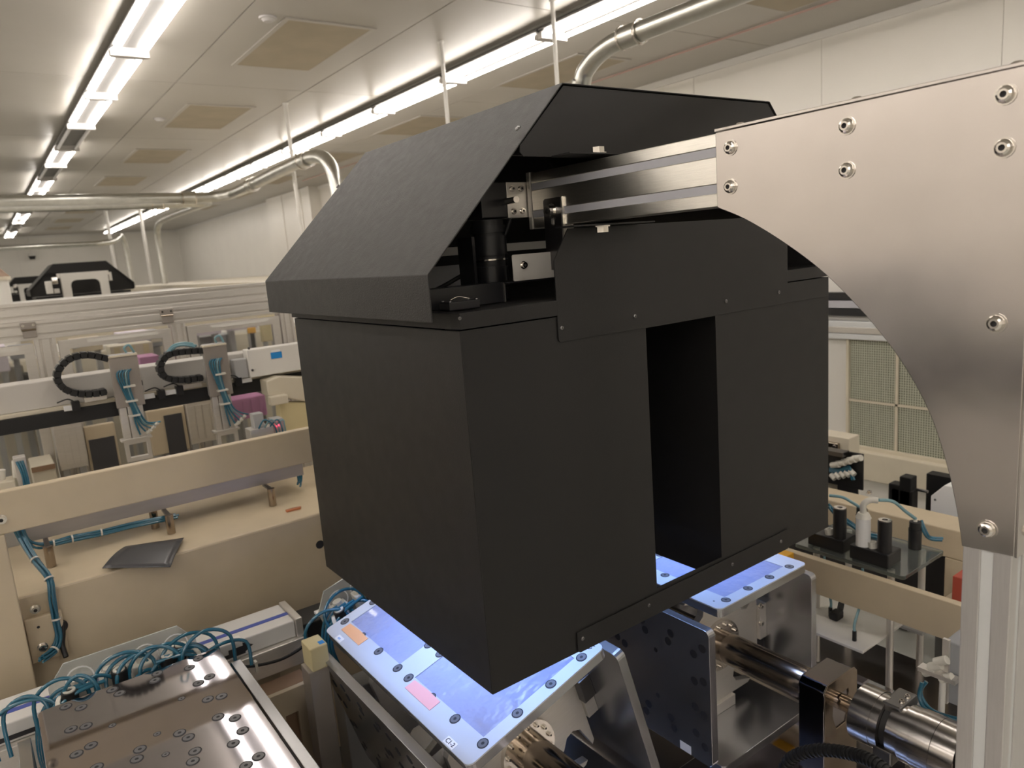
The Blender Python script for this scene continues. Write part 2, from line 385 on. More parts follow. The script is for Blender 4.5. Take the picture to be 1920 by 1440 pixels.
tp = MB().box(XB-.0045, .922, .2975, .684, 1.7408, 1.7445).build('top_plate', 'steel', g, .0005)
for y in (.66, .4934, .325): fast(BUTTON, 'bolt', (XB+.022, y, 1.7445), (0, 0, 1), tp)
MB().box(XB-.002, .922, 1.1105, 1.121, 1.637, 1.741).build('end_plate', 'alux', g, .001)
# ================================================================== black inspection enclosure
YFR = .96
def oy(px, py): p = at(px, py, 'Y', YFR); return p.x, p.z
e = thing('inspection_enclosure', 'matte black sheet-metal inspection enclosure with sloped hood, hanging from the beam', 'enclosure', (1.1, 1.35, .865))
X0, X1, Z0, Z1 = .594, 1.617, .8645, 1.484
YBK = at(551, 592, 'X', X0).y
DX0, DX1, DZ0, DZ1 = 1.001, 1.203, .917, 1.439
MB().box(X0, X0+.002, YFR, YBK, Z0, Z1).build('side_panel', 'black', e, .0008)
MB().box(X1-.002, X1, YFR, YBK, Z0, Z1).build('side_panel', 'black', e, .0008)
MB().box(X0+.0021, X1-.0021, YBK-.002, YBK, Z0, Z1).build('back_panel', 'black', e)
MB().frame([(X0+.001, Z0), (X1-.001, Z0), (X1-.001, Z1), (X0+.001, Z1)], [(DX0, DZ0), (DX1, DZ0), (DX1, DZ1), (DX0, DZ1)], 'Y', YFR-.001, YFR+.001).build('front_panel', 'black', e)
for xx in (DX0-.006, DX1+.003): MB().box(xx, xx+.002, YFR+.002, YBK-.003, Z0, Z1-.005).build('duct_wall', 'black', e)  # left wall is unseen, added to keep lamp light out of the doorway
# lid: top plate with turned-down rim and a chamfered corner
L0 = [(X0-.004, YFR+.018), (X0+.0, YFR-.004), (X1+.002, YFR-.004), (X1+.006, YFR+.018), (X1+.006, YBK+.004), (X0-.004, YBK+.004)]
lid = MB().frame(L0, [(X0+.02, YFR+.03), (X0+.03, YFR+.02), (X1-.03, YFR+.02), (X1-.02, YFR+.03), (X1-.02, YBK-.03), (X0+.02, YBK-.03)], 'Z', 1.4865, 1.512).build('lid', 'black', e, .001)
MB().box(X0+.02, X1-.02, YFR+.02, YBK-.03, 1.505, 1.5105).build('lid_sheet', 'black', e)
fast(SCREW, 'screw', at(862, 597, 'Y', YFR-.004), (-.4, -1, 0), lid, .7)
# front cover plate with cut corners
cpz = [oy(1041, 645)]
l = oy(1036, 489); t_ = oy(1062, 433)
cov = [(.787, 1.4445), (.790, 1.4405), (DX0-.002, 1.4405), (DX1+.002, 1.4405), (1.61, 1.4405), (1.61, 1.4835), (1.449, 1.4845), (1.449, 1.592), (1.412, 1.630), (t_[0], 1.630), (l[0], l[1])]
cv = MB().prism(cov, 'Y', YFR-.0042, YFR-.0018).build('cover_plate', 'black', e, .0006)
for px, py in ((1053, 615), (1190, 593), (1361, 565), (1460, 548)): fast(SCREW, 'screw', at(px, py, 'Y', YFR-.0042), (0, -1, 0), cv)
st = MB().prism([(.785, .868), (.79, .8635), (1.44, .8635), (1.447, .87), (1.447, .905), (1.44, .912), (.785, .905)], 'Y', YFR-.0042, YFR-.0018).build('bottom_strip', 'black', e, .0006)
for px, py in ((1092, 1197), (1216, 1135), (1373, 1058), (1464, 1015)): fast(SCREW, 'screw', at(px, py, 'Y', YFR-.0042), (0, -1, 0), st)
fast(SCREW, 'screw', V(DX1-.002, YFR+.3, at(1338, 815, 'Y', YFR).z), (-1, 0, 0), e)
# hood
HP = [(.5455, 1.503), (.5455, 1.5745), (.831, 1.8635), (1.394, 1.8635), (1.6705, 1.5745), (1.6705, 1.503)]
YH0 = .958; YH1 = at(497, 527, 'X', .5455).y
hb = MB()
vs = [(x, YH0, z) for x, z in HP]+[(x, YH1, z) for x, z in HP]
hb.add(vs, [(k, k+1, k+7, k+6) for k in range(5)])
hood = hb.build('hood', 'hood', e, solid=.0022)
bv = hood.modifiers.new('bevel', 'BEVEL'); bv.width = .0012; bv.segments = 2; bv.limit_method = 'ANGLE'; bv.angle_limit = .5
bk = MB().prism([(.548, 1.515), (.548, 1.572), (.832, 1.861), (1.393, 1.861), (1.668, 1.572), (1.668, 1.515)], 'Y', YH1-.006, YH1-.004)
bk.build('rear_gable', 'black', e)
gl = at(975, 300, 'Y', YH0+.006); 
gp = [(.7420, 1.7465), (.7355, 1.753), (.7365, 1.763), (.835, 1.8595), (1.391, 1.8595), (1.49, 1.756), (1.485, 1.7465)]
gb = MB().prism(gp, 'Y', YH0+.002, YH0+.0045).build('gable_panel', 'black', e, .0006)
fast(SCREW, 'screw', at(978, 251, 'Y', YH0+.02)+V(-.006, 0, .008), (-.7, 0, .7), hood, 1.3)
fast(SCREW, 'screw', at(634, 350, 'Y', YH1-.02)+V(0, 0, .0), (-.7, 0, .7), hood, 1.3)
# flanges that clamp the beam, each with a hex bolt
for z, s in ((1.7465, 1), (1.632, -1)):
    f = MB().box(.80, .99, .915, YH0+.004, z-.0012, z+.0012)
    f = f.build('beam_flange', 'black', e)
pb = at(1118, 293, 'X', XB+.02); fast(NUT, 'bolt', V(XB+.01, .935, 1.7475), (0, 0, 1), e, 1.3)
fast(NUT, 'bolt', V(XB+.01, .935, 1.631), (0, 0, -1), e, 1.3)
# slotted tab that hangs from the beam
tb = thing('slotted_tab', 'dark slotted tab bolted to the lower slot of the silver beam', 'bracket', (XB-.004, 1.03, 1.58))
pa = at(1019, 376, 'X', XB-.003); pb_ = at(1052, 372, 'X', XB-.003)
y0, y1 = pb_.y, pa.y
MB().frame(rrect(y0, y1, 1.56, 1.688, .006), rrect((y0+y1)/2-.004, (y0+y1)/2+.004, 1.640, 1.678, .0035), 'X', XB-.0045, XB-.0005).build('tab', 'dark', tb, .0006)
MB().box(XB-.0045, XB+.02, y0-.003, y0-.0002, 1.56, 1.688).build('tab_flange', 'alu', tb)
fast(CAP, 'bolt', V(XB-.0045, (y0+y1)/2, 1.665), (-1, 0, 0), tb, 1.5)
# silver Z bracket on the lid
zb = thing('z_bracket', 'bent silver bracket standing on the black lid beside the lens', 'bracket', (.76, 1.06, 1.5125))
YZ = 1.06
a = at(960, 478, 'Y', YZ); b_ = at(1040, 470, 'Y', YZ); c_ = at(962, 528, 'Y', YZ)
MB().prism(rrect(a.x, a.x+.13, c_.z, a.z, .003), 'Y', YZ, YZ+.002).build('upright_tab', 'axis', zb, .0005)
fast(CAP, 'bolt', at(981, 497, 'Y', YZ), (0, -1, 0), zb, .8)
MB().box(a.x-.022, a.x+.13, YZ+.0, YZ+.05, c_.z-.0025, c_.z-.0003).build('shelf', 'blackin', zb)
MB().box(a.x-.0222, a.x-.020, YZ+.0, YZ+.05, 1.5125, c_.z-.0003).build('foot_edge', 'alu', zb)
MB().box(.60, a.x-.0225, YZ+.002, YZ+.0045, 1.5125, c_.z+.001).build('channel_web', 'blackin', zb)
MB().box(.60, a.x-.0225, YZ+.005, YZ+.05, c_.z-.0012, c_.z+.001).build('channel_top', 'blackin', zb)
MB().box(.60, a.x+.1, YZ+.26, YZ+.262, 1.5125, 1.58).build('rear_rail', 'grey', zb)
# small terminal box on the lid
tbx = at(863, 580, 'Z', 1.5125)
t = thing('terminal_box', 'small black terminal box with chrome screws on the lid corner', 'box', (tbx.x, tbx.y, 1.5125))
MB().box(tbx.x-.03, tbx.x+.03, tbx.y-.016, tbx.y+.016, 1.5125, 1.527).build('body', 'blackin', t, .002)
for sx in (-1, 1):
    for sy in (-1, 1): fast(SCREW, 'screw', (tbx.x+sx*.025, tbx.y+sy*.012, 1.527), (0, 0, 1), t, .8)
MB().tube([(tbx.x-.018, tbx.y, 1.529), (tbx.x, tbx.y+.004, 1.533), (tbx.x+.018, tbx.y, 1.529)], .0012, 6).build('wire_loop', 'chrome', t)
# machine-vision camera pointing down through the lid
YC = 1.150
cc = at(917, 470, 'Y', YC); cx = cc.x
vc = thing('inspection_camera', 'black machine-vision camera with ribbed lens pointing down under the hood', 'camera', (cx, YC, 1.5125))
zt = at(917, 413, 'Y', YC).z; zb_ = 1.5125; zc = at(917, 365, 'Y', YC).z; rl = .5*(at(945, 450, 'Y', YC).x-at(889, 450, 'Y', YC).x)
MB().box(cx-.029, cx+.029, YC-.029, YC+.029, zt+.002, zc+.02).build('camera_body', 'blackin', vc, .002)
ln = MB().cyl((cx, YC, zb_), (cx, YC, zt), rl*.9, 28).build('lens', 'rubber', vc)
for z0, z1, k in ((.0, .14, .95), (.17, .42, 1.0), (.45, .48, .94), (.56, .80, 1.0), (.84, .93, .97)):
    MB().cyl((cx, YC, zb_+(zt-zb_)*z0), (cx, YC, zb_+(zt-zb_)*z1), rl*k, 28).build('lens_ring', 'blackin', ln)
MB().ring((cx, YC, zb_+(zt-zb_)*.495), (cx, YC, zb_+(zt-zb_)*.515), rl*.985, rl*.8, 28).build('marking_ring', 'chrome', ln)
# micro-adjust block between camera and beam end
MB().box(cx+.031, XB+.0, 1.123, 1.145, 1.66, 1.725).build('mount_block', 'alux', vc, .001)
for z in (1.672, 1.713):
    for xx in (XB-.015, XB-.035): fast(CAP, 'bolt', (xx, 1.123, z), (0, -1, 0), vc, .7)
MB().cyl((cx+.03, 1.135, 1.69), (cx+.02, 1.08, 1.69), .006, 12).build('knob', 'chrome', vc)
MB().box(cx-.05, cx-.044, YC-.02, YC+.03, 1.5125, 1.63).build('side_plate', 'blackin', vc)
MB().tube([(cx, YC, zc+.02), (cx-.01, YC+.03, zc+.05), (cx-.03, YC+.1, zc+.02), (cx-.02, YC+.2, 1.62), (cx+.05, YC+.25, 1.53)], .004, 8).build('cable', 'rubber', vc)
MB().tube([(XB-.03, 1.14, 1.66), (XB-.06, 1.16, 1.60), (XB-.14, 1.2, 1.55), (XB-.2, 1.25, 1.52)], .004, 8).build('cable', 'rubber', vc)
t = thing('white_light_bar', 'white bar lying behind the lens under the black hood', 'bar', (.95, 1.40, 1.5112))
MB().box(.62, 1.5, 1.42, 1.44, 1.60, 1.618).build('bar', 'white', t)
for x in (.64, 1.48): MB().box(x-.01, x+.01, 1.422, 1.438, 1.5112, 1.60).build('leg', 'blackin', t)
# LED lights inside the enclosure, they shine down on the drum plates
for xa, xb, lab, k in ((.63, .985, 'left', 1.0), (1.225, 1.585, 'right', .75)):
    t = thing('led_lamp', f'cool white LED lamp inside the black enclosure, {lab} of the doorway', 'lamp', ((xa+xb)/2, 1.3, 1.34))
    MB().box(xa, xb, 1.04, 1.56, 1.345, 1.36).build('lamp_housing', 'blackin', t)
    ld = bpy.data.lights.new('led_light', 'AREA'); ld.shape = 'RECTANGLE'; ld.size = .30; ld.size_y = .48; ld.energy = LED*k; ld.color = (.36, .53, 1.0); ld.spread = math.radians(75)
    lo = bpy.data.objects.new('led_emitter', ld); COL.objects.link(lo); lo.parent = t; lo.matrix_basis = wm(t).inverted() @ Matrix.Translation(((xa+xb)/2, 1.30, 1.3445))
# ================================================================== indexing drums
AX = .545; DY = 1.331
def drum(xc, zc, th, faces, name_label, extra=None):
    T = Matrix.Translation((xc, DY, zc)) @ Matrix.Rotation(-th, 4, 'Y')
    d = thing('index_drum', name_label, 'drum', (xc, DY, zc)); d.rotation_euler = (0, -th, 0)
    HW, HL, RO, TH = .174, .326, .215, .022
    for s in range(4):
        Q = T @ Matrix.Rotation(s*math.pi/2, 4, 'Y')          # local +Z is the outward side
        kind = faces[s]
        if kind == 'film':
            out = rrect(-HW, HW, -HL, HL, .014)
            p = MB(Q).prism(out, 'Z', RO-TH, RO-.003).build('plate', 'plate', d)
            fr = MB(Q)
            xs = (-HW, -.117, .117, HW); ys = (-HL, -.295, -.036, .032, .289, HL)
            fr.prism(rrect(-HW, HW, -HL, -.295, .014, corners=(1, 0, 0, 1)), 'Z', RO-.003, RO)
            fr.prism(rrect(-HW, HW, .289, HL, .014, corners=(0, 1, 1, 0)), 'Z', RO-.003, RO)
            for a, b in ((-HW, -.117), (.117, HW)): fr.box(a, b, -.295, .289, RO-.003, RO)
            fr.box(-.117, .117, -.036, .032, RO-.003, RO)
            fr.build('rim', 'rim', p)
            for a, b in ((-.294, -.037), (.033, .288)):
                MB(Q).box(-.1165, .1165, a, b, RO-.0029, RO-.0015).build('film', 'film', p)
        else:
            p = MB(Q).prism(rrect(-HW, HW, -HL, HL, .014), 'Z', RO-TH, RO).build('plate', 'plate' if s else 'mirror', d, .0012)
        if kind in ('film', 'holes'):
            hs = []
            for su in (-1, 1):
                for sy in (-1, 1):
                    for y in (.306, .211, .118, .025): hs.append((su*.1265, sy*y, 1))
                    for y in (.306, .025): hs.append((su*.043, sy*y, 1))
                    if kind == 'holes':
                        for y in (.28, .202, .127, .051): hs.append((su*.1025, sy*y, 1))
                        for y in (.28, .051): hs.append((su*.0335, sy*y, 1))
            if kind == 'holes': hs += [(.062, .168, .6), (-.062, .168, .6), (0, .078, .6), (0, .003, .6), (.062, -.16, .6), (-.062, -.16, .6)]
            for u, y, k in hs:
                w = Q @ V(u, y, RO+.0001); dd = (Q.to_3x3() @ V(0, 0, 1))
                fast(FLAT if s == 0 else DISC, 'screw', w, dd, p, k*1.1)
        # mounting rail under each plate, along the shaft
        MB(Q).box(-.05, .05, -.19, -.15, RO-TH-.03, RO-TH-.0002).build('plate_bracket', 'alux', d, .001)
        MB(Q).box(-.05, .05, .15, .19, RO-TH-.03, RO-TH-.0002).build('plate_bracket', 'alux', d, .001)
        if extra: extra(s, Q, p, RO, d)
    # spiders: four-armed web plates with scalloped openings
    for y in (-.18, .16):
        pts = []
        for s in range(4):
            a = s*math.pi/2
            arm = [(.048, .04, 0), (.040, .10, 0), (.055, .135, 0), (.10, .158, 0), (.135, .163, 0), (.150, .150, 0)]
            loc = [(-.12, .163), (.12, .163), (.13, .155), (.10, .148), (.068, .138), (.055, .12), (.058, .10), (.075, .082)]
            loc = [(.12, .163), (.13, .155), (.10, .146), (.068, .136), (.056, .118), (.060, .098), (.082, .082)]
            # right half of the top arm then left half of the right arm, mirrored on the diagonal
            half = loc; mir = [(p[1], p[0]) for p in reversed(loc[:-1])]
            for u, v in half+mir:
                x = u*math.cos(-a)-v*math.sin(-a); z = u*math.sin(-a)+v*math.cos(-a); pts.append((x, z))
        sp = MB(T).prism(pts, 'Y', y, y+.02).build('spider', 'alux', d, .0012)
        MB(T).cyl((0, y-.012, 0), (0, y-.0002, 0), .068, 32).build('hub_ring', 'chrome', sp)
        for k in range(14):
            an = 2*math.pi*k/14; w = T @ V(.056*math.cos(an), y-.012, .056*math.sin(an))
            fast(CAP, 'bolt', w, T.to_3x3() @ V(0, -1, 0), sp, .75)
    return d, T
TH1 = math.radians(15.87)
def extra1(s, Q, p, RO, d):
    if s == 0:
        for a, b, m in ((.184, .284, 'tapeo'), (-.147, -.044, 'tapep')):
            MB(Q).prism([(-.147, a), (-.121, a), (-.119, (a+b)/2), (-.122, b), (-.147, b)], 'Z', RO+.0004, RO+.0012).build('tape_tab', m, p)
        lb = MB(Q).box(-.1725, -.157, -.268, -.235, RO+.0002, RO+.0006).build('sticker', 'paper', p)
        R = Q @ Matrix.Translation((-.165, -.2515, RO+.0009)) @ Matrix.Rotation(math.radians(-90), 4, 'Z')
        text('C1-2', .013, 'ink', lb, R)
        MB(Q).box(-.1725, -.158, .24, .27, RO+.0002, RO+.0006).build('sticker', 'paper', p)
        for a in (.252, .258):
            MB(Q).box(-.168, -.163, a, a+.003, RO+.0007, RO+.0009).build('print_mark', 'label', p)
        MB(Q).tube([(.150, -.300, RO+.0005), (.155, -.306, RO+.0005), (.160, -.300, RO+.0005), (.163, -.308, RO+.0005)], .0007, 5).build('pen_mark', 'ink', p)
    if s == 1:
        MB(Q).box(-.06, .0, -.2, -.05, .160, RO-.0221).build('rail_block', 'dark', d, .002)
def extra2(s, Q, p, RO, d):
    if s == 3:
        lb = MB(Q).box(-.170, -.152, -.29, -.262, RO+.0002, RO+.0006)
        # small white sticker low on the near end of the plate
        MB(Q).box(-.172, -.150, -.262, -.228, RO+.0002, RO+.0006).build('sticker', 'paper', p)
    if s == 0: MB(Q).cyl((-.15, -.29, RO), (-.15, -.29, RO+.0005), .0025, 8).build('pin', 'hole', p)
    if s == 1:
        MB(Q).box(-.14, .02, -.12, .2, .13, .1525).build('gearbox', 'grey', d, .003)
        for u in (-.11, -.06, -.01): fast(CAP, 'bolt', Q @ V(u, -.2, .15), Q.to_3x3() @ V(0, -1, 0), d, 1)
C1 = (.786, .558); C2 = (1.4235, .545); C0 = (.1385, .5565)
d1, T1 = drum(C1[0], C1[1], TH1, ('film', 'holes', 'plain', 'holes'), 'tilted aluminium index drum under the enclosure, its lit plate stickered C1-2', extra1)
d2, T2 = drum(C2[0], C2[1], 0, ('film', 'holes', 'plain', 'holes'), 'level aluminium index drum at right with lit lilac-film plate and long shaft', extra2)
d0, T0 = drum(C0[0], C0[1], 0, ('holes', 'holes', 'plain', 'holes'), 'index drum at lower left with bare grey plate full of flush screws')
for d, c in ((d0, C0), (d1, C1), (d2, C2)):
    MB().cyl((c[0], .885, c[1]), (c[0], 1.66, c[1]), .040, 32).build('shaft', 'brown', d)
    MB().cyl((c[0], .7655, c[1]), (c[0], .885, c[1]), .019, 24).build('shaft_journal', 'brown', d)
# bed of the machine
bed = thing('machine_bed', 'beige machine bed with steel top plate below the drums', 'machine base', (.8, 1.3, 0))
MB().box(-.5, 2.2, .45, 1.80, .05, .22).build('bed_body', 'beige', bed, .004)
MB().box(-.5, 2.2, .45, 1.80, .2205, .238).build('bed_plate', 'tray', bed, .002)
for x in (-.4, .8, 2.1):
    for y in (.52, 1.72): MB().cyl((x, y, 0), (x, y, .0495), .04, 16).build('foot', 'rubber', bed)
who = {0: 'lower left', 1: 'tilted', 2: 'right-hand level'}
for i, c in enumerate((C0, C1, C2)):
    yb = .8126
    t = thing('bearing_block', f'bent steel bearing housing carrying the shaft of the {who[i]} drum', 'bearing', (c[0], .85, .2381))
    zt = .604
    b = MB().prism([(c[0]-.064, .30), (c[0]+.064, .30), (c[0]+.064, zt-.012), (c[0]+.052, zt), (c[0]-.052, zt), (c[0]-.064, zt-.012)], 'Y', yb+.003, yb+.066)
    b.build('housing', 'mirror', t, .002)
    MB().frame([(c[0]-.067, .31), (c[0]+.067, .31), (c[0]+.067, zt-.010), (c[0]+.054, zt+.003), (c[0]-.054, zt+.003), (c[0]-.067, zt-.010)],
               [(c[0]-.02, c[1]-.06), (c[0]+.02, c[1]-.06), (c[0]+.035, c[1]-.02), (c[0]+.030, c[1]+.02), (c[0]-.030, c[1]+.02), (c[0]-.035, c[1]-.02)], 'Y', yb, yb+.0028).build('face_plate', 'brown', t, .001)
    MB().box(c[0]-.11, c[0]+.11, yb-.02, yb+.09, .2385, .30).build('foot_block', 'dark', t, .003)
    for sx in (-1, 1):
        for yy in (yb-.008, yb+.078): fast(CAP, 'bolt', (c[0]+sx*.09, yy, .30), (0, 0, 1), t, 1.2)
# coupling, clamp, reducer and end block on the right-hand shaft
cx_, cz_ = C2
t = thing('shaft_coupling', 'polished round shaft coupling with two split clamps on the right-hand shaft', 'coupling', (cx_, .70, cz_-.06))
MB().cyl((cx_, .765, cz_), (cx_, .722, cz_), .062, 40).build('coupling_half', 'satin', t, .002)
MB().cyl((cx_, .7215, cz_), (cx_, .704, cz_), .0605, 40).build('coupling_rim', 'satin', t, .001)
MB().cyl((cx_, .7035, cz_), (cx_, .6885, cz_), .048, 32).build('gap_disc', 'rubber', t)
for a in (0, 1):
    s = 1 if a == 0 else -1
    b = MB().box(cx_-.02*s, cx_+.055*s, .672, .712, cz_+s*.028, cz_+s*.060).build('clamp', 'dark', t, .004)
    for q in (.0, .025): fast(CAP, 'bolt', (cx_+s*(.005+q), .682+.012*a, cz_+s*.060), (0, 0, s), b, .7)
t = thing('gear_reducer', 'stacked polished steel cylinder between the coupling and the end block', 'reducer', (cx_, .62, cz_-.06))
for a, b, r in ((.688, .664, .056), (.663, .640, .060), (.639, .600, .062), (.599, .555, .062)):
    MB().cyl((cx_, a, cz_), (cx_, b, cz_), r, 40).build('section', 'satin', t, .0012)
t = thing('end_block', 'drilled square steel block at the end of the right-hand drive', 'block', (cx_, .53, .2381))
MB().box(cx_-.05, cx_+.07, .500, .554, .30, cz_+.062).build('block', 'satin', t, .002)
MB().cyl((cx_+.02, .527, cz_+.0621), (cx_+.02, .527, cz_+.0626), .008, 20).build('bolt_hole', 'ink', t)
MB().box(cx_-.08, cx_+.1, .49, .565, .2382, .2998).build('foot', 'dark', t, .002)
# black corrugated hose
hp = [at(1455, 1480, 'X', 1.24), at(1480, 1425, 'X', 1.26), at(1530, 1407, 'X', 1.27), at(1590, 1412, 'X', 1.27), at(1640, 1430, 'X', 1.26), at(1690, 1470, 'X', 1.25)]
P = MB(); P.tube(hp, .010, 10, 8); hose = one(P, 'corrugated_hose', 'rubber', 'black corrugated hose arching along the bottom edge at right', 'hose')
hb_ = MB()
Q = []
for i in range(len(hp)-1):
    p0 = hp[max(i-1, 0)]; p1 = hp[i]; p2 = hp[i+1]; p3 = hp[min(i+2, len(hp)-1)]
    for k in range(7):
        t_ = k/7; Q.append(.5*((2*p1)+(p2-p0)*t_+(2*p0-5*p1+4*p2-p3)*t_*t_+(3*p1-p0-3*p2+p3)*t_**3))
for i in range(len(Q)-1):
    d = (Q[i+1]-Q[i]).normalized(); hb_.cyl(Q[i]-d*.0018, Q[i]+d*.0018, .0135, 12)
rg = hb_.build('corrugation', 'rubber', hose); rg['kind'] = 'stuff'
# lower plates and frames seen between the drums
t = thing('cross_bar', 'steel cross bar lying between the lower left and tilted drums', 'bar', (.46, 1.5, .2381))
MB().box(.34, .60, 1.44, 1.50, .33, .37).build('bar', 'alux', t, .002)
MB().box(.37, .57, 1.30, 1.439, .33, .345).build('shelf', 'mirror', t, .002)
for x in (.36, .58): MB().box(x-.015, x+.015, 1.455, 1.485, .2382, .3298).build('leg', 'dark', t)
t = thing('under_frame', 'black steel frame low between the drums', 'frame', (.46, 1.2, .2381))
MB().box(.36, .56, .98, 1.25, .24, .42).build('frame_body', 'rubber', t, .003)
MB().box(.40, .52, 1.0, 1.24, .4202, .43).build('top_strip', 'dark', t, .002)
t = thing('floor_tray', 'shiny steel tray under the right-hand drum', 'tray', (1.42, 1.1, .2381))
MB().box(1.22, 1.66, .92, 1.16, .2383, .256).build('tray', 'mirror', t, .002)
# tube bunches with their clear valve panels behind the drums
def manifold(xc, zc, th, label, seed, k=1.0, nt=9):
    rnd = random.Random(seed); T = Matrix.Translation((xc, DY, zc)) @ Matrix.Rotation(-th, 4, 'Y')
    Y0 = .338
    t = thing('valve_manifold', label, 'tubing', T @ V(0, Y0+.05, .1))
    MB(T).prism([(-.135, .05), (.135, .05), (.15, .10), (.15, .20), (.115, .245), (-.115, .245), (-.15, .20), (-.15, .10)], 'Y', Y0+.1012, Y0+.1062).build('clear_panel', 'clear', t, .001)
    MB(T).box(-.14, .14, Y0, Y0+.10, .08, .13).build('valve_base', 'grey', t, .002)
    for u in (-.10, -.035, .03, .095):
        w = MB(T).box(u-.022, u+.022, Y0+.06, Y0+.10, .131, .20).build('valve', 'tie', t, .003)
        MB(T).cyl((u, Y0+.08, .2), (u, Y0+.08, .212), .012, 12).build('valve_cap', 'tie', w)
        MB(T).ring((u+.01, Y0+.1002, .20), (u+.01, Y0+.101, .20), .028, .025, 20).build('etched_ring', 'paper', t)
    for u, y in ((-.115, .03), (-.02, .045), (.075, .03), (.11, .06)):
        f = MB(T).cyl((u, Y0+y, .131), (u, Y0+y, .215), .016, 14).build('regulator', 'rubber', t)
        MB(T).ring((u, Y0+y, .2152), (u, Y0+y, .218), .012, .006, 14).build('cap_ring', 'tie', f)
    for u in (-.135, .125):
        MB(T).box(u-.02, u+.02, Y0+.015, Y0+.06, .131, .185).build('yellow_block', 'yellow', t, .003)
    for i in range(nt):
        u0 = -.15+.3*i/(nt-1)+rnd.uniform(-.01, .01); u1 = u0+rnd.choice((-1, 1))*rnd.uniform(.05, .12); h = rnd.uniform(.19, .245)
        yo = rnd.uniform(-.0, .05)
        pts = [T @ V(u0, Y0+.005+yo*.2, .13), T @ V(u0*1.02, Y0+.01+yo, .13+(h-.13)*.75), T @ V((u0+u1)/2, Y0+.025+yo, h), T @ V(u1, Y0+.03+yo, .13+(h-.13)*.7), T @ V(u1, Y0+.03, .12)]
        MB().tube(pts, .0042, 8, 6).build('air_tube', 'tube', t)
    for s in (-1, 1):
        for j in range(4):
            pts = [T @ V(s*(.05+.02*j), Y0+.02+.01*j, .215), T @ V(s*(.12+.008*j), Y0+.02+.012*j, .205), T @ V(s*(.168+.004*j), Y0+.02+.01*j, .15), T @ V(s*(.172+.004*j), Y0+.01+.01*j, .06), T @ V(s*(.15), Y0+.01+.01*j, -.02)]
            MB().tube(pts, .0042, 8, 6).build('air_tube', 'tube', t)
        tz = MB(T).ring((s*.125, Y0+.03, .19), (s*.133, Y0+.035, .188), .020, .017, 14).build('cable_tie', 'tie', t)
    MB(T).box(-.12, .12, Y0-.008, Y0-.0005, .02, .129).build('end_plate', 'alux', t, .002)
    return t
manifold(C0[0], C0[1], 0, 'tangle of blue air tubes and white valves behind the lower left drum', 3, nt=16)
manifold(C1[0], C1[1], TH1, 'blue air tubes and white valves at the far end of the tilted drum', 5)
# ================================================================== left: beige frame, base block, tray, actuator
YR = 2.0
t = thing('beige_guard_rail', 'beige painted frame with long rail and upright post at left', 'frame', (-.08, 2.03, .62))
MB().box(-.8, 1.25, YR, YR+.028, 1.0495, 1.1475).build('rail', 'beige', t, .0025)
MB().box(-.19, -.034, YR-.002, YR+.055, .66, 1.049).build('post', 'beige', t, .003)
MB().box(1.15, 1.25, YR, YR+.055, .875, 1.049).build('post', 'beige', t, .003)
fb = MB().box(-.033, .045, YR+.045, YR+.0595, .70, .815).build('foot_bracket', 'beige', t, .003)
for px, py in ((66, 1142), (80, 1213)): fast(CAP, 'bolt', at(px, py, 'Y', YR+.045), (0, -1, 0), fb, 1.3)
fast(CAP, 'bolt', at(2, 974, 'Y', YR), (0, -1, 0), t, 1.3)
YB2 = 2.06
t = thing('base_block', 'long beige machine base block with round holes behind the lower left drum', 'machine base', (.4, 2.2, 0))
MB().box(-.8, 1.9, YB2, 2.60, .10, .872).build('body', 'beige', t, .006)
MB().box(-.8, 1.9, YB2+.02, 2.58, 0, .0998).build('plinth', 'dark', t)
for px, py, r in ((112, 1175, .021), (600, 1021, .015)):
    p = at(px, py, 'Y', YB2-.0008)
    MB().ring(p, p+V(0, .0006, 0), r, r*.86, 28).build('hole_rim', 'beige', t)
    MB().cyl(p+V(0, .0002, 0), p+V(0, .0006, 0), r*.86, 28).build('cable_hole', 'ink', t)
p = at(72, 1176, 'Y', YR+.0448); MB().cyl(p, p+V(0, -.0004, 0), .0035, 10).build('tapped_hole', 'ink', fb)
# stainless tray on rods
t = thing('stainless_tray', 'long stainless tray on round rods above the beige base block', 'tray', (.38, 2.3, .8725))
MB().box(.005, .775, 2.30, 2.302, .930, .984).build('front_lip', 'lip', t, .0005)
MB().add([(.005, 2.302, .984), (.775, 2.302, .984), (.775, 2.43, 1.0), (.005, 2.43, 1.0)], [(0, 1, 2, 3)]).build('slope', 'tray', t, solid=.002)
MB().box(.005, .775, 2.431, 2.433, .95, 1.035).build('back_wall', 'grey', t)
for px, py in ((97, 1062), (292, 990), (322, 1000), (512, 948)):
    p = at(px, py, 'Z', .8728); MB().cyl(p, (p.x, p.y, .983 if p.y > 2.31 else .929), .0115, 16).build('rod', 'brown', t)
    if p.y < 2.30: MB().box(p.x-.006, p.x+.006, p.y, 2.305, .924, .9295).build('rod_arm', 'dark', t)
MB().box(.57, .74, 2.34, 2.37, .992, .998).build('yellow_strip', 'yellow', t)
for x in (.30, .61): MB().box(x, x+.06, 2.345, 2.36, .990, .9965).build('clip', 'chrome', t)
# copper strip
q = at(548, 955, 'Z', .8755)
one(MB().prism([(q.x-.02, q.y-.006), (q.x+.022, q.y-.012), (q.x+.028, q.y), (q.x+.01, q.y+.004), (q.x-.02, q.y+.004)], 'Z', .8725, .879), 'copper_strip', 'copper', 'bent copper-coloured strip lying on the beige base block', 'strip', bevel=.001)
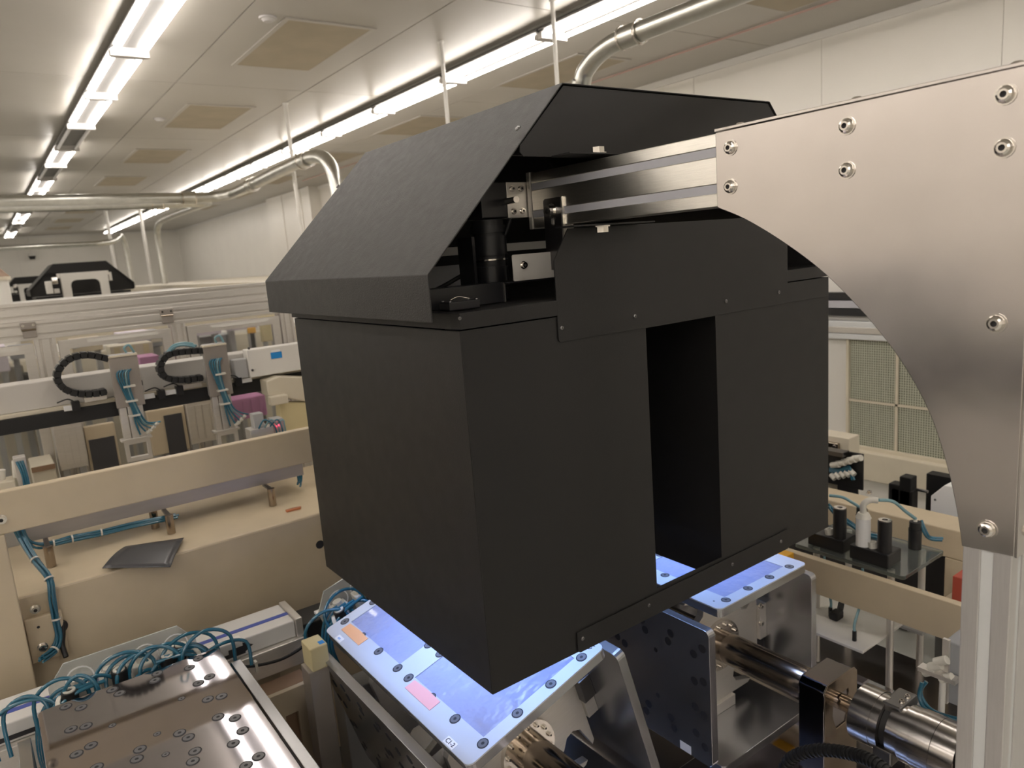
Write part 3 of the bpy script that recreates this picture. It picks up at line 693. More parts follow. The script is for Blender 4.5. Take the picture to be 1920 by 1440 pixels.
# charcoal sheet hanging over the edge of the block
c4 = [at(235, 1026, 'Z', .876), at(345, 1010, 'Z', .879), at(320, 1065, 'Y', 1.965), at(192, 1067, 'Z', .882)]
mb = MB(); n = 8
for i in range(n+1):
    for j in range(n+1):
        u, v = j/n, i/n
        p = (c4[0]*(1-u)+c4[1]*u)*(1-v)+(c4[3]*(1-u)+c4[2]*u)*v
        p = p+V(0, 0, .006*math.sin(math.pi*v)*(1-.3*u)+.003); mb.v.append(p)
for i in range(n):
    for j in range(n): mb.f.append([i*(n+1)+j, i*(n+1)+j+1, (i+1)*(n+1)+j+1, (i+1)*(n+1)+j]); mb.sm.append(True)
o = one(mb, 'charcoal_sheet', 'sheet', 'limp charcoal sheet draped over the edge of the beige base block', 'sheet')
md = o.modifiers.new('solid', 'SOLIDIFY'); md.thickness = .0012
# blue tube bundles
def bundle(name, label, pts, n, r, ties=(), m='tube', spread=.006):
    rnd = random.Random(len(pts)*7+n); t = thing(name, label, 'tubing', (pts[0].x, pts[0].y, min(p.z for p in pts)), None)
    for i in range(n):
        a = 2*math.pi*i/max(n, 1); off = V(math.cos(a), math.sin(a)*.6, math.sin(a))*spread*(0 if n == 1 else 1)
        MB().tube([p+off+V(rnd.uniform(-1, 1), rnd.uniform(-1, 1), rnd.uniform(-1, 1))*spread*.35 for p in pts], r, 8, 6).build('air_tube', m, t)
    for k in ties:
        d = (pts[min(k+1, len(pts)-1)]-pts[max(k-1, 0)]).normalized()
        MB().ring(pts[k]-d*.002, pts[k]+d*.002, spread+r*1.6, spread+r*1.0, 12).build('cable_tie', 'tie', t)
    return t
vb = [at(28, 985, 'Y', 2.2), at(42, 1012, 'Y', 2.2), at(66, 1050, 'Y', 2.12), at(92, 1085, 'Y', 2.06), at(97, 1120, 'Y', 2.045), at(105, 1160, 'Y', 2.043), at(110, 1195, 'Y', 2.04), at(102, 1218, 'Y', 2.03), at(78, 1236, 'Y', 2.0)]
bundle('air_tube_bundle', 'blue air tube bundle running down the beige base block into its hole', vb, 5, .0032, (2, 3, 5, 7))
hbp = [at(36, 985, 'Y', 2.25), at(48, 1012, 'Y', 2.26), at(70, 1022, 'Y', 2.27), at(100, 1019, 'Y', 2.275), at(135, 1010, 'Y', 2.28), at(190, 998, 'Y', 2.285), at(250, 985, 'Y', 2.285), at(330, 968, 'Y', 2.29)]
bundle('air_tube_bundle', 'blue air tube bundle tied along the underside of the stainless tray', hbp, 5, .0035, (3, 4, 5))
bundle('air_tube_bundle', 'short blue tube bundle dropping at the right end of the stainless tray', [at(555, 860, 'Y', 2.33), at(560, 875, 'Y', 2.33), at(563, 900, 'Y', 2.31), at(560, 908, 'Y', 2.30)], 4, .0035)
one(MB().tube([at(118, 1165, 'Y', 2.052), at(118, 1190, 'Y', 2.045), at(117, 1210, 'Y', 2.04), at(124, 1232, 'Y', 2.02)], .006, 8), 'black_cable', 'rubber', 'black cable leaving the round hole in the beige base block', 'cable')
# linear actuator with blue stripe
ya0, ya1, za = 1.785, 1.92, .70
t = thing('linear_actuator', 'white linear actuator with blue stripe in front of the beige base block', 'actuator', (.0, 1.85, .55))
MB().box(-.8, .530, ya0+.012, ya1, .655, za).build('top_cover', 'actw', t, .003)
MB().box(-.8, .4, ya0+.010, ya0+.0118, .662, .672).build('belt_slot', 'ink', t)
MB().box(-.8, .530, ya0+.055, ya0+.072, za+.0002, za+.0008).build('stripe', 'blue', t)
MB().box(-.8, .545, ya0-.006, ya1, .585, .6545).build('extrusion', 'alux', t, .002)
MB().box(.531, .549, ya0+.005, ya1, .6548, .705).build('end_cap', 'alux', t, .002)
for x0 in (.16, .31): MB().box(x0, x0+.085, ya0+.020, ya0+.037, za+.0002, za+.0007).build('data_label', 'paper', t)
for x0 in (.17, .32):
    for k in range(2): MB().box(x0, x0+.06, ya0+.024+.006*k, ya0+.026+.006*k, za+.0008, za+.001).build('print_line', 'grey', t)
pz = at(452, 1216, 'Y', ya0-.0066)
MB().prism([(pz.x-.03, pz.z-.006), (pz.x+.005, pz.z-.006), (pz.x+.005, pz.z-.014), (pz.x+.03, pz.z), (pz.x+.005, pz.z+.014), (pz.x+.005, pz.z+.006), (pz.x-.03, pz.z+.006)], 'Y', ya0-.0068, ya0-.0062).build('arrow_mark', 'ink', t)
MB().box(.5495, .72, ya0+.02, ya1-.02, .60, .675).build('motor', 'rubber', t, .004)
MB().box(.60, .635, ya0+.03, ya0+.06, .6752, .682).build('motor_label', 'paper', t)
for x in (-.6, .05, .45): MB().box(x-.03, x+.03, ya0+.02, ya1-.02, .2385, .5848).build('stand', 'beige', t, .002)
cb = [at(440, 1250, 'Y', 1.76), at(480, 1248, 'Y', 1.755), at(530, 1235, 'Y', 1.76), at(570, 1210, 'Y', 1.765), at(575, 1190, 'Y', 1.80)]
t = thing('actuator_cable', 'black cable with white tie looping under the blue-striped actuator', 'cable', cb[0]-V(0, 0, .02))
MB().tube(cb, .004, 8).build('cable', 'rubber', t); d = cb[1]; MB().box(d.x-.003, d.x+.003, d.y-.007, d.y+.007, d.z-.016, d.z+.012).build('tie_flag', 'tie', t)
# cabinet below the actuator
t = thing('beige_cabinet', 'beige cabinet with dark opening under the end of the actuator', 'cabinet', (.50, 1.72, .2381))
a = at(507, 1255, 'Y', 1.70); b_ = at(575, 1225, 'Y', 1.70)
MB().frame([(a.x-.02, .2385), (b_.x+.0, .2385), (b_.x+.0, .575), (a.x-.02, .575)], [(a.x+.02, .2985), (b_.x-.04, .2985), (b_.x-.04, .51), (a.x+.02, .51)], 'Y', 1.70, 1.715).build('front', 'beige', t, .001)
MB().box(a.x-.02, b_.x, 1.7155, 1.775, .2385, .575).build('body', 'wood', t)
one(MB().box(.60, .72, 1.705, 1.775, .2385, .50), 'grey_cabinet', 'grey', 'plain grey cabinet beside the beige cabinet under the actuator', 'cabinet', bevel=.003)
t = thing('yellow_valve_box', 'pale yellow valve box with blue spot left of the tilted drum plate', 'box', (.60, 1.63, .60))
p = at(600, 1230, 'Y', 1.60)
MB().box(p.x-.022, p.x+.022, 1.60, 1.66, p.z-.035, p.z+.025).build('box', 'yellow', t, .003)
MB().box(p.x+.005, p.x+.018, 1.606, 1.622, p.z+.0252, p.z+.0258).build('blue_spot', 'label', t)
MB().box(p.x-.030, p.x+.020, 1.604, 1.66, .2383, p.z-.0352).build('pedestal', 'taupe', t, .002)
t = thing('steel_deck', 'dull steel deck at the foot of the beige post', 'deck', (-.1, 1.99, .2381))
MB().box(-.8, .33, 1.925, 2.055, .62, .635).build('deck', 'dark', t, .001)
for x in (-.7, .25): MB().box(x-.02, x+.02, 1.96, 2.0, .0, .6198).build('leg', 'dark', t)
# ================================================================== cable-chain gantry axis
YG = 2.8
t = thing('transfer_axis', 'long cream transfer axis with black slide rail behind the beige frame', 'linear axis', (.3, 2.85, 0))
MB().box(-.9, 1.9, YG, YG+.10, 1.212, 1.301).build('beam', 'axis', t, .003)
MB().box(-.9, 1.9, YG-.012, YG+.09, 1.198, 1.2118).build('ledge', 'cream', t, .002)
MB().box(-.9, 1.9, YG-.020, YG+.06, 1.150, 1.1978).build('slide_rail', 'rubber', t, .001)
for x in (-.85, 1.85): MB().box(x-.05, x+.05, YG+.0, YG+.1, 0, 1.1498).build('column', 'cream', t, .003)
def gy(px, py, y=YG-.03): return at(px, py, 'Y', y)
for (x0, y0_), (x1, y1_), m in (((300-180, 768), (325-180, 762), 'paper'), ((158, 752), (200, 742), 'alu'), ((270, 745), (290, 741), 'paper'), ((310, 738), (330, 733), 'paper'), ((338, 727), (378, 720), 'alu'), ((452, 715), (472, 711), 'paper')):
    a = gy(x0, y0_); b_ = gy(x1, y1_); z = (a.z+b_.z)/2
    MB().box(a.x, b_.x, YG-.034, YG-.0203, z-.008, z+.008).build('slider_block', m, t, .001)
for px, py in ((142, 762), (302, 740), (336, 732), (446, 716)):
    a = gy(px, py); MB().box(a.x-.012, a.x+.012, YG-.045, YG-.0203, a.z-.014, a.z+.018).build('sensor_clip', 'blackin', t, .001)
    MB().tube([a+V(0, -.02, .015), a+V(-.02, -.02, .03), a+V(-.05, -.01, .022)], .0025, 6).build('sensor_wire', 'rubber', t)
for px, py, s in ((362, 723, 1), (172, 748, .9)):
    a = at(px, py, 'Y', YG-.0127); w = .018*s
    MB().prism([(a.x-w*1.6, a.z+.006), (a.x-w*.2, a.z+.016), (a.x-w*.2, a.z+.010), (a.x+w*1.4, a.z+.010), (a.x+w*1.4, a.z+.002), (a.x-w*.2, a.z+.002), (a.x-w*.2, a.z-.004)], 'Y', YG-.0128, YG-.0121).build('arrow_mark', 'ink', t)
p = at(264, 718, 'Y', YG-.0006); MB().box(p.x-.006, p.x+.006, YG-.001, YG-.0002, p.z-.009, p.z+.009).build('square_hole', 'ink', t)
# drive cover with blue label
a = at(462, 652, 'Y', 2.74); b_ = at(462, 697, 'Y', 2.74)
t = thing('drive_cover', 'white drive cover box with blue label on the transfer axis', 'cover', (a.x+.15, 2.79, 1.198))
MB().box(a.x, a.x+.55, 2.74, 2.7985, 1.2122, 1.315).build('cover', 'white', t, .003)
p = at(518, 664, 'Y', 2.7395); MB().box(p.x-.021, p.x+.021, 2.7388, 2.7396, p.z-.016, p.z+.008).build('label', 'label', t); MB().box(p.x-.018, p.x+.016, 2.7388, 2.7396, p.z+.0085, p.z+.017).build('label_strip', 'paper', t)
for px, py in ((460, 652), (467, 693)): fast(SCREW, 'screw', at(px, py, 'Y', 2.74)+V(.012, 0, -.004), (0, -1, 0), t, 1.2)
MB().box(a.x-.05, a.x-.0005, 2.755, 2.7985, 1.2122, 1.285).build('motor', 'grey', t, .004)
# two carriages
for (xa, xb, yt, yb_, ylow, lab) in ((203, 257, 672, 763, 832, 'left-hand'), (380, 424, 652, 742, 815, 'right-hand')):
    y = 2.725; a = at(xa, yt, 'Y', y); b_ = at(xb, yt-8, 'Y', y); c_ = at((xa+xb)/2+10, yb_, 'Y', y); d = at((xa+xb)/2+25, ylow, 'Y', y)
    t = thing('pick_carriage', f'{lab} vertical pick carriage with blue tubes on the transfer axis', 'carriage', ((a.x+b_.x)/2, y+.03, d.z))
    MB().box(a.x, b_.x, y, y+.012, c_.z, a.z).build('face_plate', 'taupe', t, .001)
    MB().box(a.x+.004, b_.x-.002, y+.013, 2.764, c_.z+.002, a.z+.008).build('carriage_body', 'grey', t, .001)
    MB().box(a.x, b_.x, y-.004, y+.03, a.z+.0002, a.z+.006).build('top_cap', 'cream', t)
    for k in range(3):
        x0 = a.x+.006+k*(b_.x-a.x-.012)/3; MB().box(x0, x0+(b_.x-a.x)/3-.007, y+.004, y+.03, d.z+.02, c_.z-.0003).build('guide_rod_cover', 'alux', t, .001)
    MB().box(a.x-.004, b_.x+.004, y-.002, y+.04, d.z+.012, d.z+.0198).build('lower_plate', 'alux', t, .001)
    MB().frame([(a.x+.004, d.z-.06), (b_.x-.004, d.z-.06), (b_.x-.004, d.z+.0118), (a.x+.004, d.z+.0118)], [(a.x+.016, d.z-.045), (b_.x-.016, d.z-.045), (b_.x-.016, d.z+.0), (a.x+.016, d.z+.0)], 'Y', y, y+.02).build('gripper_frame', 'alux', t, .001)
    xm = (a.x+b_.x)/2
    for k in range(5):
        o_ = (k-2)*.0085
        pts = [V(xm+o_, y-.004, a.z-.045), V(xm-.012+o_, y-.014, a.z-.06), V(xm-.006+o_*.6, y-.012, a.z-.12), V(xm+.008+o_*.5, y-.012, c_.z-.01), V(xm+.02+o_, y-.012, c_.z-.06), V(xm+.045+o_*2, y-.01, d.z+.03+.008*k)]
        MB().tube(pts, .0030, 7, 6).build('air_tube', 'tubel' if k == 3 else 'tube', t)
    for zz in (a.z-.10, c_.z+.02, c_.z-.03): MB().box(xm-.016, xm+.020, y-.020, y-.0005, zz-.003, zz+.003).build('cable_tie', 'tie', t)
    for k in range(3): MB().cyl((b_.x-.01+.012*k, y-.003, d.z+.03+.01*k), (b_.x+.002+.012*k, y-.014, d.z+.04+.01*k), .006, 8).build('fitting', 'tie', t)
    MB().tube([V(b_.x-.008, y, a.z+.01), V(b_.x-.02, y-.005, a.z+.035), V(b_.x-.035, y, a.z+.028), V(b_.x-.03, y+.01, a.z+.012)], .004, 7).build('top_tube', 'tubel', t)
# cable chains
def chain(label, pxs, y):
    P = [at(x, yy, 'Y', y) for x, yy in pxs]; Q = []
    for i in range(len(P)-1):
        p0 = P[max(i-1, 0)]; p1 = P[i]; p2 = P[i+1]; p3 = P[min(i+2, len(P)-1)]
        for k in range(20):
            s = k/20; Q.append(.5*((2*p1)+(p2-p0)*s+(2*p0-5*p1+4*p2-p3)*s*s+(3*p1-p0-3*p2+p3)*s**3))
    Q.append(P[-1]); L = [0]
    for i in range(1, len(Q)): L.append(L[-1]+(Q[i]-Q[i-1]).length)
    t = thing('cable_chain', label, 'cable chain', (min(p.x for p in Q), y, min(p.z for p in Q)-.012)); step = .021; n = int(L[-1]/step)
    me = None
    def pos(l):
        for i in range(1, len(L)):
            if L[i] >= l: f = (l-L[i-1])/(L[i]-L[i-1]); return Q[i-1]*(1-f)+Q[i]*f
        return Q[-1]
    mb = MB(); mb.box(-.0085, .0085, -.022, .022, -.0105, .0105); mb.box(-.0115, .0115, -.017, .017, -.0065, .0065); o = mb.build('link', 'rubber', None, .002); me = o.data; bpy.data.objects.remove(o)
    for k in range(n):
        a = pos(k*step); b = pos((k+1)*step); d = (b-a).normalized(); m = (a+b)/2
        R = Matrix(((d.x, 0, -d.z, m.x), (d.y, 1, 0, m.y), (d.z, 0, d.x, m.z), (0, 0, 0, 1)))
        o = bpy.data.objects.new('link', me); COL.objects.link(o); o.parent = t; o.matrix_basis = wm(t).inverted() @ R
    return t
chain('left-hand black cable chain looping from the left-hand pick carriage', [(203, 673), (165, 665), (130, 672), (109, 693), (107, 712), (122, 730), (150, 738), (180, 737), (208, 731)], 2.75)
chain('right-hand black cable chain looping from the right-hand pick carriage', [(380, 657), (345, 659), (313, 665), (300, 682), (300, 696), (312, 709), (340, 712), (382, 707)], 2.75)
bundle('air_tube_bundle', 'pale tubes lying over the right-hand cable chain', [at(312, 668, 'Y', 2.75), at(325, 650, 'Y', 2.75), at(345, 645, 'Y', 2.75), at(365, 648, 'Y', 2.75)], 3, .004, (), 'tubel')
# ================================================================== aluminium guard frame with clear doors
YA = 3.4
t = thing('guard_frame', 'long aluminium guard frame with slotted top beam behind the transfer axis', 'frame', (.6, 3.45, 0))
for z0, z1, dy in ((1.474, 1.545, .02), (1.40, 1.4735, 0)):
    MB().prism([(p[0]+YA+dy+.04, p[1]+(z0+z1)/2) for p in slotpoly(.08, z1-z0, 1, 2, .009, .008)], 'X', -.9, 2.6).build('top_beam', 'alux', t, .001)
posts = [(65, 105), (326, 352), (532, 556)]
for a_, b_ in posts:
    x0 = at(a_, 640, 'Y', YA).x; x1 = at(b_, 640, 'Y', YA).x
    MB().prism([(p[0]+(x0+x1)/2, p[1]+YA+.04) for p in slotpoly(x1-x0, .08, 2, 1, .009, .008)], 'Z', 0, 1.3998).build('upright', 'alux', t, .001)
MB().box(-.9, 2.6, YA+.01, YA+.07, .55, .60).build('lower_beam', 'alux', t, .001)
XS = [at(a_, 640, 'Y', YA).x for a_, b_ in posts]; XE = [at(b_, 640, 'Y', YA).x for a_, b_ in posts]
doors = [(-.55, XS[0]-.006, 'leftmost'), (XE[0]+.006, XS[1]-.006, 'middle'), (XE[1]+.006, XS[2]-.006, 'rightmost')]
for x0, x1, lab in doors:
    d = thing('guard_door', f'{lab} clear guard door in the aluminium frame', 'door', ((x0+x1)/2, YA+.02, .601))
    w = .035
    MB().frame([(x0, .602), (x1, .602), (x1, 1.385), (x0, 1.385)], [(x0+w, .602+w), (x1-w, .602+w), (x1-w, 1.385-w), (x0+w, 1.385-w)], 'Y', YA+.002, YA+.03).build('door_frame', 'alux', d, .001)
    MB().box(x0+w+.0005, x1-w-.0005, YA+.014, YA+.019, .602+w, 1.385-w).build('pane', 'pane', d)
    MB().box(x0+.1, x1-.05, YA+.0, YA+.0018, 1.366, 1.378).build('seal_strip', 'white', d)
for px, py, lab in ((54, 619, 'left-hand'), (313, 592, 'right-hand')):
    p = at(px, py, 'Y', YA-.006)
    t = thing('door_hinge', f'{lab} brown metal door hinge on the guard frame beam', 'hinge', (p.x, p.y, p.z-.03))
    MB().box(p.x-.026, p.x+.026, YA-.01, YA-.0005, p.z+.002, p.z+.03).build('leaf', 'taupe', t, .002)
    MB().box(p.x-.022, p.x+.024, YA-.012, YA-.0005, p.z-.030, p.z-.0002).build('leaf', 'taupe', t, .002)
    MB().cyl((p.x-.024, YA-.012, p.z+.001), (p.x+.024, YA-.012, p.z+.001), .004, 10).build('pin', 'brown', t)
    for s in (-1, 1): fast(CAP, 'screw', (p.x+s*.017, YA-.01, p.z+.018), (0, -1, 0), t, .5)
# ================================================================== things behind the guard doors
def bx(name, label, cat, m, px0, px1, py0, py1, Y, depth, bevel=.004, parts=None, z0=None):
    """a free-standing piece of equipment whose front fills a patch of the photograph at depth Y."""
    a = at(px0, (py0+py1)/2, 'Y', Y); b = at(px1, (py0+py1)/2, 'Y', Y); c = at((px0+px1)/2, py0, 'Y', Y); d = at((px0+px1)/2, py1, 'Y', Y)
    zb = d.z if z0 is None else z0
    t = thing(name, label, cat, ((a.x+b.x)/2, Y+depth/2, 0 if z0 is None else z0))
    MB().box(a.x, b.x, Y, Y+depth, zb, c.z).build('body', m, t, bevel)
    if z0 is None and zb > .06:
        for x in (a.x+.02, b.x-.02): MB().box(x-.012, x+.012, Y+depth*.3, Y+depth*.7, 0, zb-.0002).build('leg', 'grey', t)
    if parts: parts(t, a.x, b.x, zb, c.z, Y)
    return t
def slots(n, m='grey'):
    def f(t, x0, x1, z0, z1, Y):
        for k in range(n):
            x = x0+(x1-x0)*(k+.5)/n; MB().box(x-.012, x+.012, Y-.004, Y-.0002, z0+.1*(z1-z0), z1-.12*(z1-z0)).build('rib', m, t)
    return f
def patch(u0, u1, v0, v1, m, name='panel'):
    def f(t, x0, x1, z0, z1, Y):
        MB().box(x0+(x1-x0)*u0, x0+(x1-x0)*u1, Y-.005, Y-.0003, z0+(z1-z0)*v0, z0+(z1-z0)*v1).build(name, m, t)
    return f
bx('control_box', 'beige control box with teal label behind the middle guard door', 'box', 'beige', 133, 193, 634, 660, 3.9, .12, parts=patch(.04, .24, .35, .55, 'slotd', 'label'))
bx('roll_cover', 'lilac-white roll cover behind the left of the middle guard door', 'cover', 'lilac', 222, 282, 622, 642, 3.95, .14)
bx('paper_tray', 'cream tray of small parts below the lilac roll cover', 'tray', 'cream', 205, 288, 645, 668, 3.72, .12, parts=slots(3, 'yellow'))
bx('roll_cover', 'lilac-white roll cover behind the left of the rightmost guard door', 'cover', 'lilac', 362, 415, 610, 628, 3.95, .14)
bx('roll_cover', 'lilac-white roll cover behind the right of the rightmost guard door', 'cover', 'lilac', 430, 483, 602, 618, 3.95, .14)
bx('yellow_partition', 'pale yellow upright panel beside the guard frame upright', 'panel', 'yellow', 488, 519, 592, 640, 3.9, .02)
bx('orange_card', 'small orange card behind the rightmost guard door', 'card', 'orange', 464, 480, 614, 625, 3.86, .01)
bx('dark_unit', 'dark green-grey unit behind the lilac roll cover of the middle door', 'unit', 'greybox', 280, 305, 620, 650, 4.1, .2, parts=patch(.1, .9, .3, .5, 'cream'))
bx('dark_unit', 'dark unit below the roll cover of the rightmost door', 'unit', 'greybox', 362, 440, 630, 645, 4.05, .2)
bx('pink_crate', 'pink plastic crate under the transfer axis at right', 'crate', 'pink', 436, 500, 745, 784, 3.6, .25, parts=slots(4, 'pink'))
bx('pink_crate', 'pink crate half hidden behind the left-hand carriage', 'crate', 'pink', 262, 300, 668, 685, 3.5, .15)
bx('paper_stack', 'white paper stack behind the leftmost guard door', 'stack', 'lilac', -40, 16, 652, 700, 3.8, .2)
bx('machine_partition', 'large pale grey machine panel behind the leftmost guard door', 'panel', 'cream', -60, 62, 690, 880, 4.0, .05, parts=patch(.1, .9, .42, .44, 'grey', 'seam'))
bx('drive_unit', 'dark green drive unit with cream cap behind the leftmost guard door', 'unit', 'greybox', 18, 66, 650, 672, 3.9, .2, parts=patch(.6, 1, .3, .9, 'cream', 'cap'))
bx('black_relay', 'small black relay box behind the leftmost guard door', 'box', 'rubber', 45, 75, 700, 716, 3.85, .1)
bx('brown_cabinet', 'brown-topped cabinet low behind the beige rail at left', 'cabinet', 'cream', 62, 108, 872, 920, 3.2, .2, parts=patch(0, 1, .8, 1.0, 'wood', 'top_edge'))
bx('dark_window_panel', 'dark window panel in a beige door left of the left-hand carriage', 'panel', 'beige', 163, 222, 795, 880, 3.32, .03, parts=patch(.08, .92, -.3, .7, 'sheet', 'window'))
bx('dark_window_panel', 'dark window panel between the two pick carriages', 'panel', 'beige', 280, 352, 765, 850, 3.32, .03, parts=patch(.42, .9, -.2, .85, 'sheet', 'window'))
bx('grey_column', 'fluted grey column below the right-hand carriage', 'column', 'alux', 352, 410, 748, 830, 3.3, .06, parts=slots(4, 'alux'))
bx('grey_column', 'fluted grey column between the door posts left of the left-hand carriage', 'column', 'alux', 105, 160, 790, 880, 3.3, .06, parts=slots(4, 'alux'))
# beige robot-like machine next to the enclosure
a = at(500, 720, 'Y', 2.7); b_ = at(575, 745, 'Y', 2.7); c_ = at(525, 790, 'Y', 2.7)
t = thing('beige_bracket_machine', 'pale beige angular machine housing beside the black enclosure edge', 'machine', (a.x+.1, 2.78, .873))
MB().prism([(a.x, a.z-.045), (a.x, a.z+.01), (a.x+.05, a.z+.02), (a.x+.25, a.z-.02), (a.x+.25, a.z-.10), (a.x+.16, a.z-.10)], 'Y', 2.70, 2.78).build('upper_housing', 'cream', t, .004)
MB().box(a.x-.005, a.x+.06, 2.66, 2.70, a.z-.078, a.z-.046).build('nose', 'cream', t, .003)
MB().prism([(a.x+.03, c_.z-.12), (a.x+.25, c_.z-.12), (a.x+.25, a.z-.1), (a.x+.16, a.z-.1), (a.x+.04, a.z-.078)], 'Y', 2.705, 2.76).build('column', 'yellow', t, .003)
a = at(500, 790, 'Y', 2.5); 
t = thing('pneumatic_gripper', 'grey gripper head with tubes and a red light above the beige rail', 'gripper', (a.x, 2.52, .9))
MB().box(a.x-.06, a.x+.02, 2.50, 2.56, a.z-.06, a.z-.02).build('base', 'alux', t, .002)
MB().box(a.x-.04, a.x-.005, 2.51, 2.55, a.z-.0198, a.z+.03).build('head', 'grey', t, .002)
MB().box(a.x+.022, a.x+.06, 2.51, 2.56, a.z-.06, a.z+.0).build('sensor', 'grey', t, .002)
p = at(521, 798, 'Y', 2.505); MB().cyl(p, p+V(0, .006, 0), .004, 10).build('red_led', 'glow', t)
for k in range(4):
    MB().tube([V(a.x-.03+.02*k, 2.50, a.z-.02), V(a.x-.01+.02*k, 2.485, a.z+.01-.004*k), V(a.x+.02+.012*k, 2.49, a.z-.02), V(a.x+.03+.01*k, 2.50, a.z-.05)], .003, 6).build('air_tube', 'tubel' if k % 2 else 'tube', t)
MB().box(a.x-.05, a.x+.05, 2.52, 2.55, .8725, a.z-.0602).build('stand', 'alux', t)
# little gripper cluster at the left edge
a = at(28, 900, 'Y', 2.470)
t = thing('gripper_cluster', 'cream gripper cluster with blue tubes at the left edge above the beige rail', 'gripper', (a.x, 2.520, .873))
MB().box(a.x-.12, a.x-.0, 2.470, 2.540, a.z-.10, a.z+.0).build('block', 'cream', t, .003)
MB().box(a.x+.005, a.x+.035, 2.480, 2.520, a.z-.1, a.z+.06).build('slide', 'alux', t, .002)
for k in range(3): MB().tube([V(a.x+.012+.007*k, 2.475, a.z+.05), V(a.x+.02+.005*k, 2.465, a.z), V(a.x+.012+.008*k, 2.475, a.z-.09)], .0035, 6).build('air_tube', 'tube', t)
for k in range(4): MB().cyl((a.x-.10+.035*k, 2.505, a.z+.0002), (a.x-.095+.035*k, 2.500, a.z+.03+.02*(k % 2)), .009, 8).build('fitting', 'tie', t)
MB().box(a.x-.06, a.x-.02, 2.490, 2.520, .8725, a.z-.1002).build('stand', 'grey', t)
# ================================================================== far machines of the line
def far_machine(dy, label, lab2):
    t = thing('inspection_enclosure', label, 'enclosure', (1.1, 1.35+dy, .865))
    hb = MB(); vs = [(x, YH0+dy, z) for x, z in HP]+[(x, YH1+dy, z) for x, z in HP]; hb.add(vs, [(k, k+1, k+7, k+6) for k in range(5)]); hb.build('hood', 'black', t, solid=.003)
    MB().prism([(p[0], p[1]) for p in gp], 'Y', YH0+dy+.002, YH0+dy+.006).build('gable_panel', 'black', t)
    MB().box(X0, X1, YFR+dy, YBK+dy, Z0, Z1).build('box_shell', 'black', t)
    MB().box(X0+.1, X1-.1, YFR+dy+.1, YBK+dy-.1, 0, Z0-.0002).build('pedestal', 'beige', t)
    MB().prism([(.55, 1.49), (.55, 1.572), (.833, 1.86), (1.392, 1.86), (1.667, 1.572), (1.667, 1.49)], 'Y', YH0+dy+.05, YH0+dy+.06).build('inner_gable', 'black', t)
    f = thing('gantry_frame', lab2, 'frame', (1.1, .3+dy, 0))
    yy = dy+.35
    a = at(112, 513, 'Y', yy) if dy < 12 else V(.83, yy, 1.7); b = at(201, 511, 'Y', yy) if dy < 12 else V(1.25, yy, 1.7)
    zt = a.z
    out = [(a.x, 1.40), (b.x, 1.40), (b.x, zt), (a.x, zt)]
    MB().frame(rrect(a.x, b.x, 1.30, zt, .005, 4), rrect(a.x+.09, b.x-.09, 1.31, zt-.085, .06, 4), 'Y', yy, yy+.03).build('portal_plate', 'white', f, .002)
    MB().box(a.x-.03, b.x+.02, yy+.031, yy+.08, zt-.05, zt).build('beam', 'alux', f, .002)
    for x in (a.x+.03, b.x-.03): MB().box(x-.03, x+.03, yy+.031, yy+.08, 0, zt-.0502).build('post', 'alux', f, .002)
    MB().add([(b.x-.001, yy, zt-.04), (b.x-.001, yy+.6, zt-.04), (b.x-.001, yy+.6, zt-.2), (b.x-.001, yy, zt-.12)], [(0, 1, 2, 3)])
    MB().box(b.x+.021, b.x+.05, yy+.05, yy+.55, zt-.12, zt-.02).build('beam', 'white', f, .002)
    MB().box(a.x-.16, a.x-.10, yy-.1, yy+.05, 1.52, 1.66).build('motor_cover', 'white', f, .008)
    MB().box(a.x-.09, a.x-.035, yy-.05, yy+.05, 1.52, 1.57).build('junction_box', 'white', f, .004)
    MB().cyl((a.x-.09, yy, 1.66), (a.x-.035, yy, 1.66), .04, 16).build('pulley', 'chrome', f)
    MB().box(a.x-.20, b.x+.3, yy-.1, yy+.1, 1.26, 1.2998).build('base_beam', 'alux', f)
far_machine(9.45, 'black hooded enclosure far down the line behind a white portal', 'white portal frame far down the line in front of a black hood')
far_machine(19.3, 'black hooded enclosure furthest away, at the left edge below the ceiling lamps', 'white portal frame furthest away at the left edge')
t = thing('line_cover', 'flat pale machine roof between the guard frame and the far black hood', 'cover', (1.0, 7.0, 0))
MB().box(.1, 1.9, 5.2, 9.3, 1.41, 1.472).build('roof', 'white', t, .006)
MB().box(.16, 1.84, 5.26, 9.24, 0, 1.4098).build('body', 'cream', t)
MB().box(.26, .46, 5.6, 5.63, 1.4722, 1.476).build('slot', 'ink', t)
t = thing('line_cover', 'long cream machine roof running along the right of the far line', 'cover', (3.2, 9.0, 0))
MB().box(2.1, 4.0, 4.8, 15., 1.43, 1.50).build('roof', 'cream', t, .006)
MB().box(2.16, 3.94, 4.86, 14.9, 0, 1.4298).build('body', 'cream', t)
t = thing('line_cover', 'low cream cover of the machine behind the guard doors', 'cover', (.9, 4.7, 0))
MB().box(-.4, 1.95, 4.35, 5.05, .0, 1.25).build('body', 'cream', t, .006)
MB().box(-.35, 1.9, 4.4, 5.0, 1.2502, 1.27).build('roof', 'white', t, .004)
p = at(0, 500, 'Y', 5.0)+V(0, .17, 0)
t = thing('capped_column', 'pale upright column with rounded brown cap at the left edge', 'column', (p.x-.03, 5.15, 0))
MB().cyl((p.x-.04, 5.15, 0), (p.x-.04, 5.15, 1.655), .072, 24).build('column', 'white', t)
MB().cyl((p.x-.04, 5.15, 1.6552), (p.x-.04, 5.15, 1.675), .084, 24, .084).build('cap', 'cream', t)
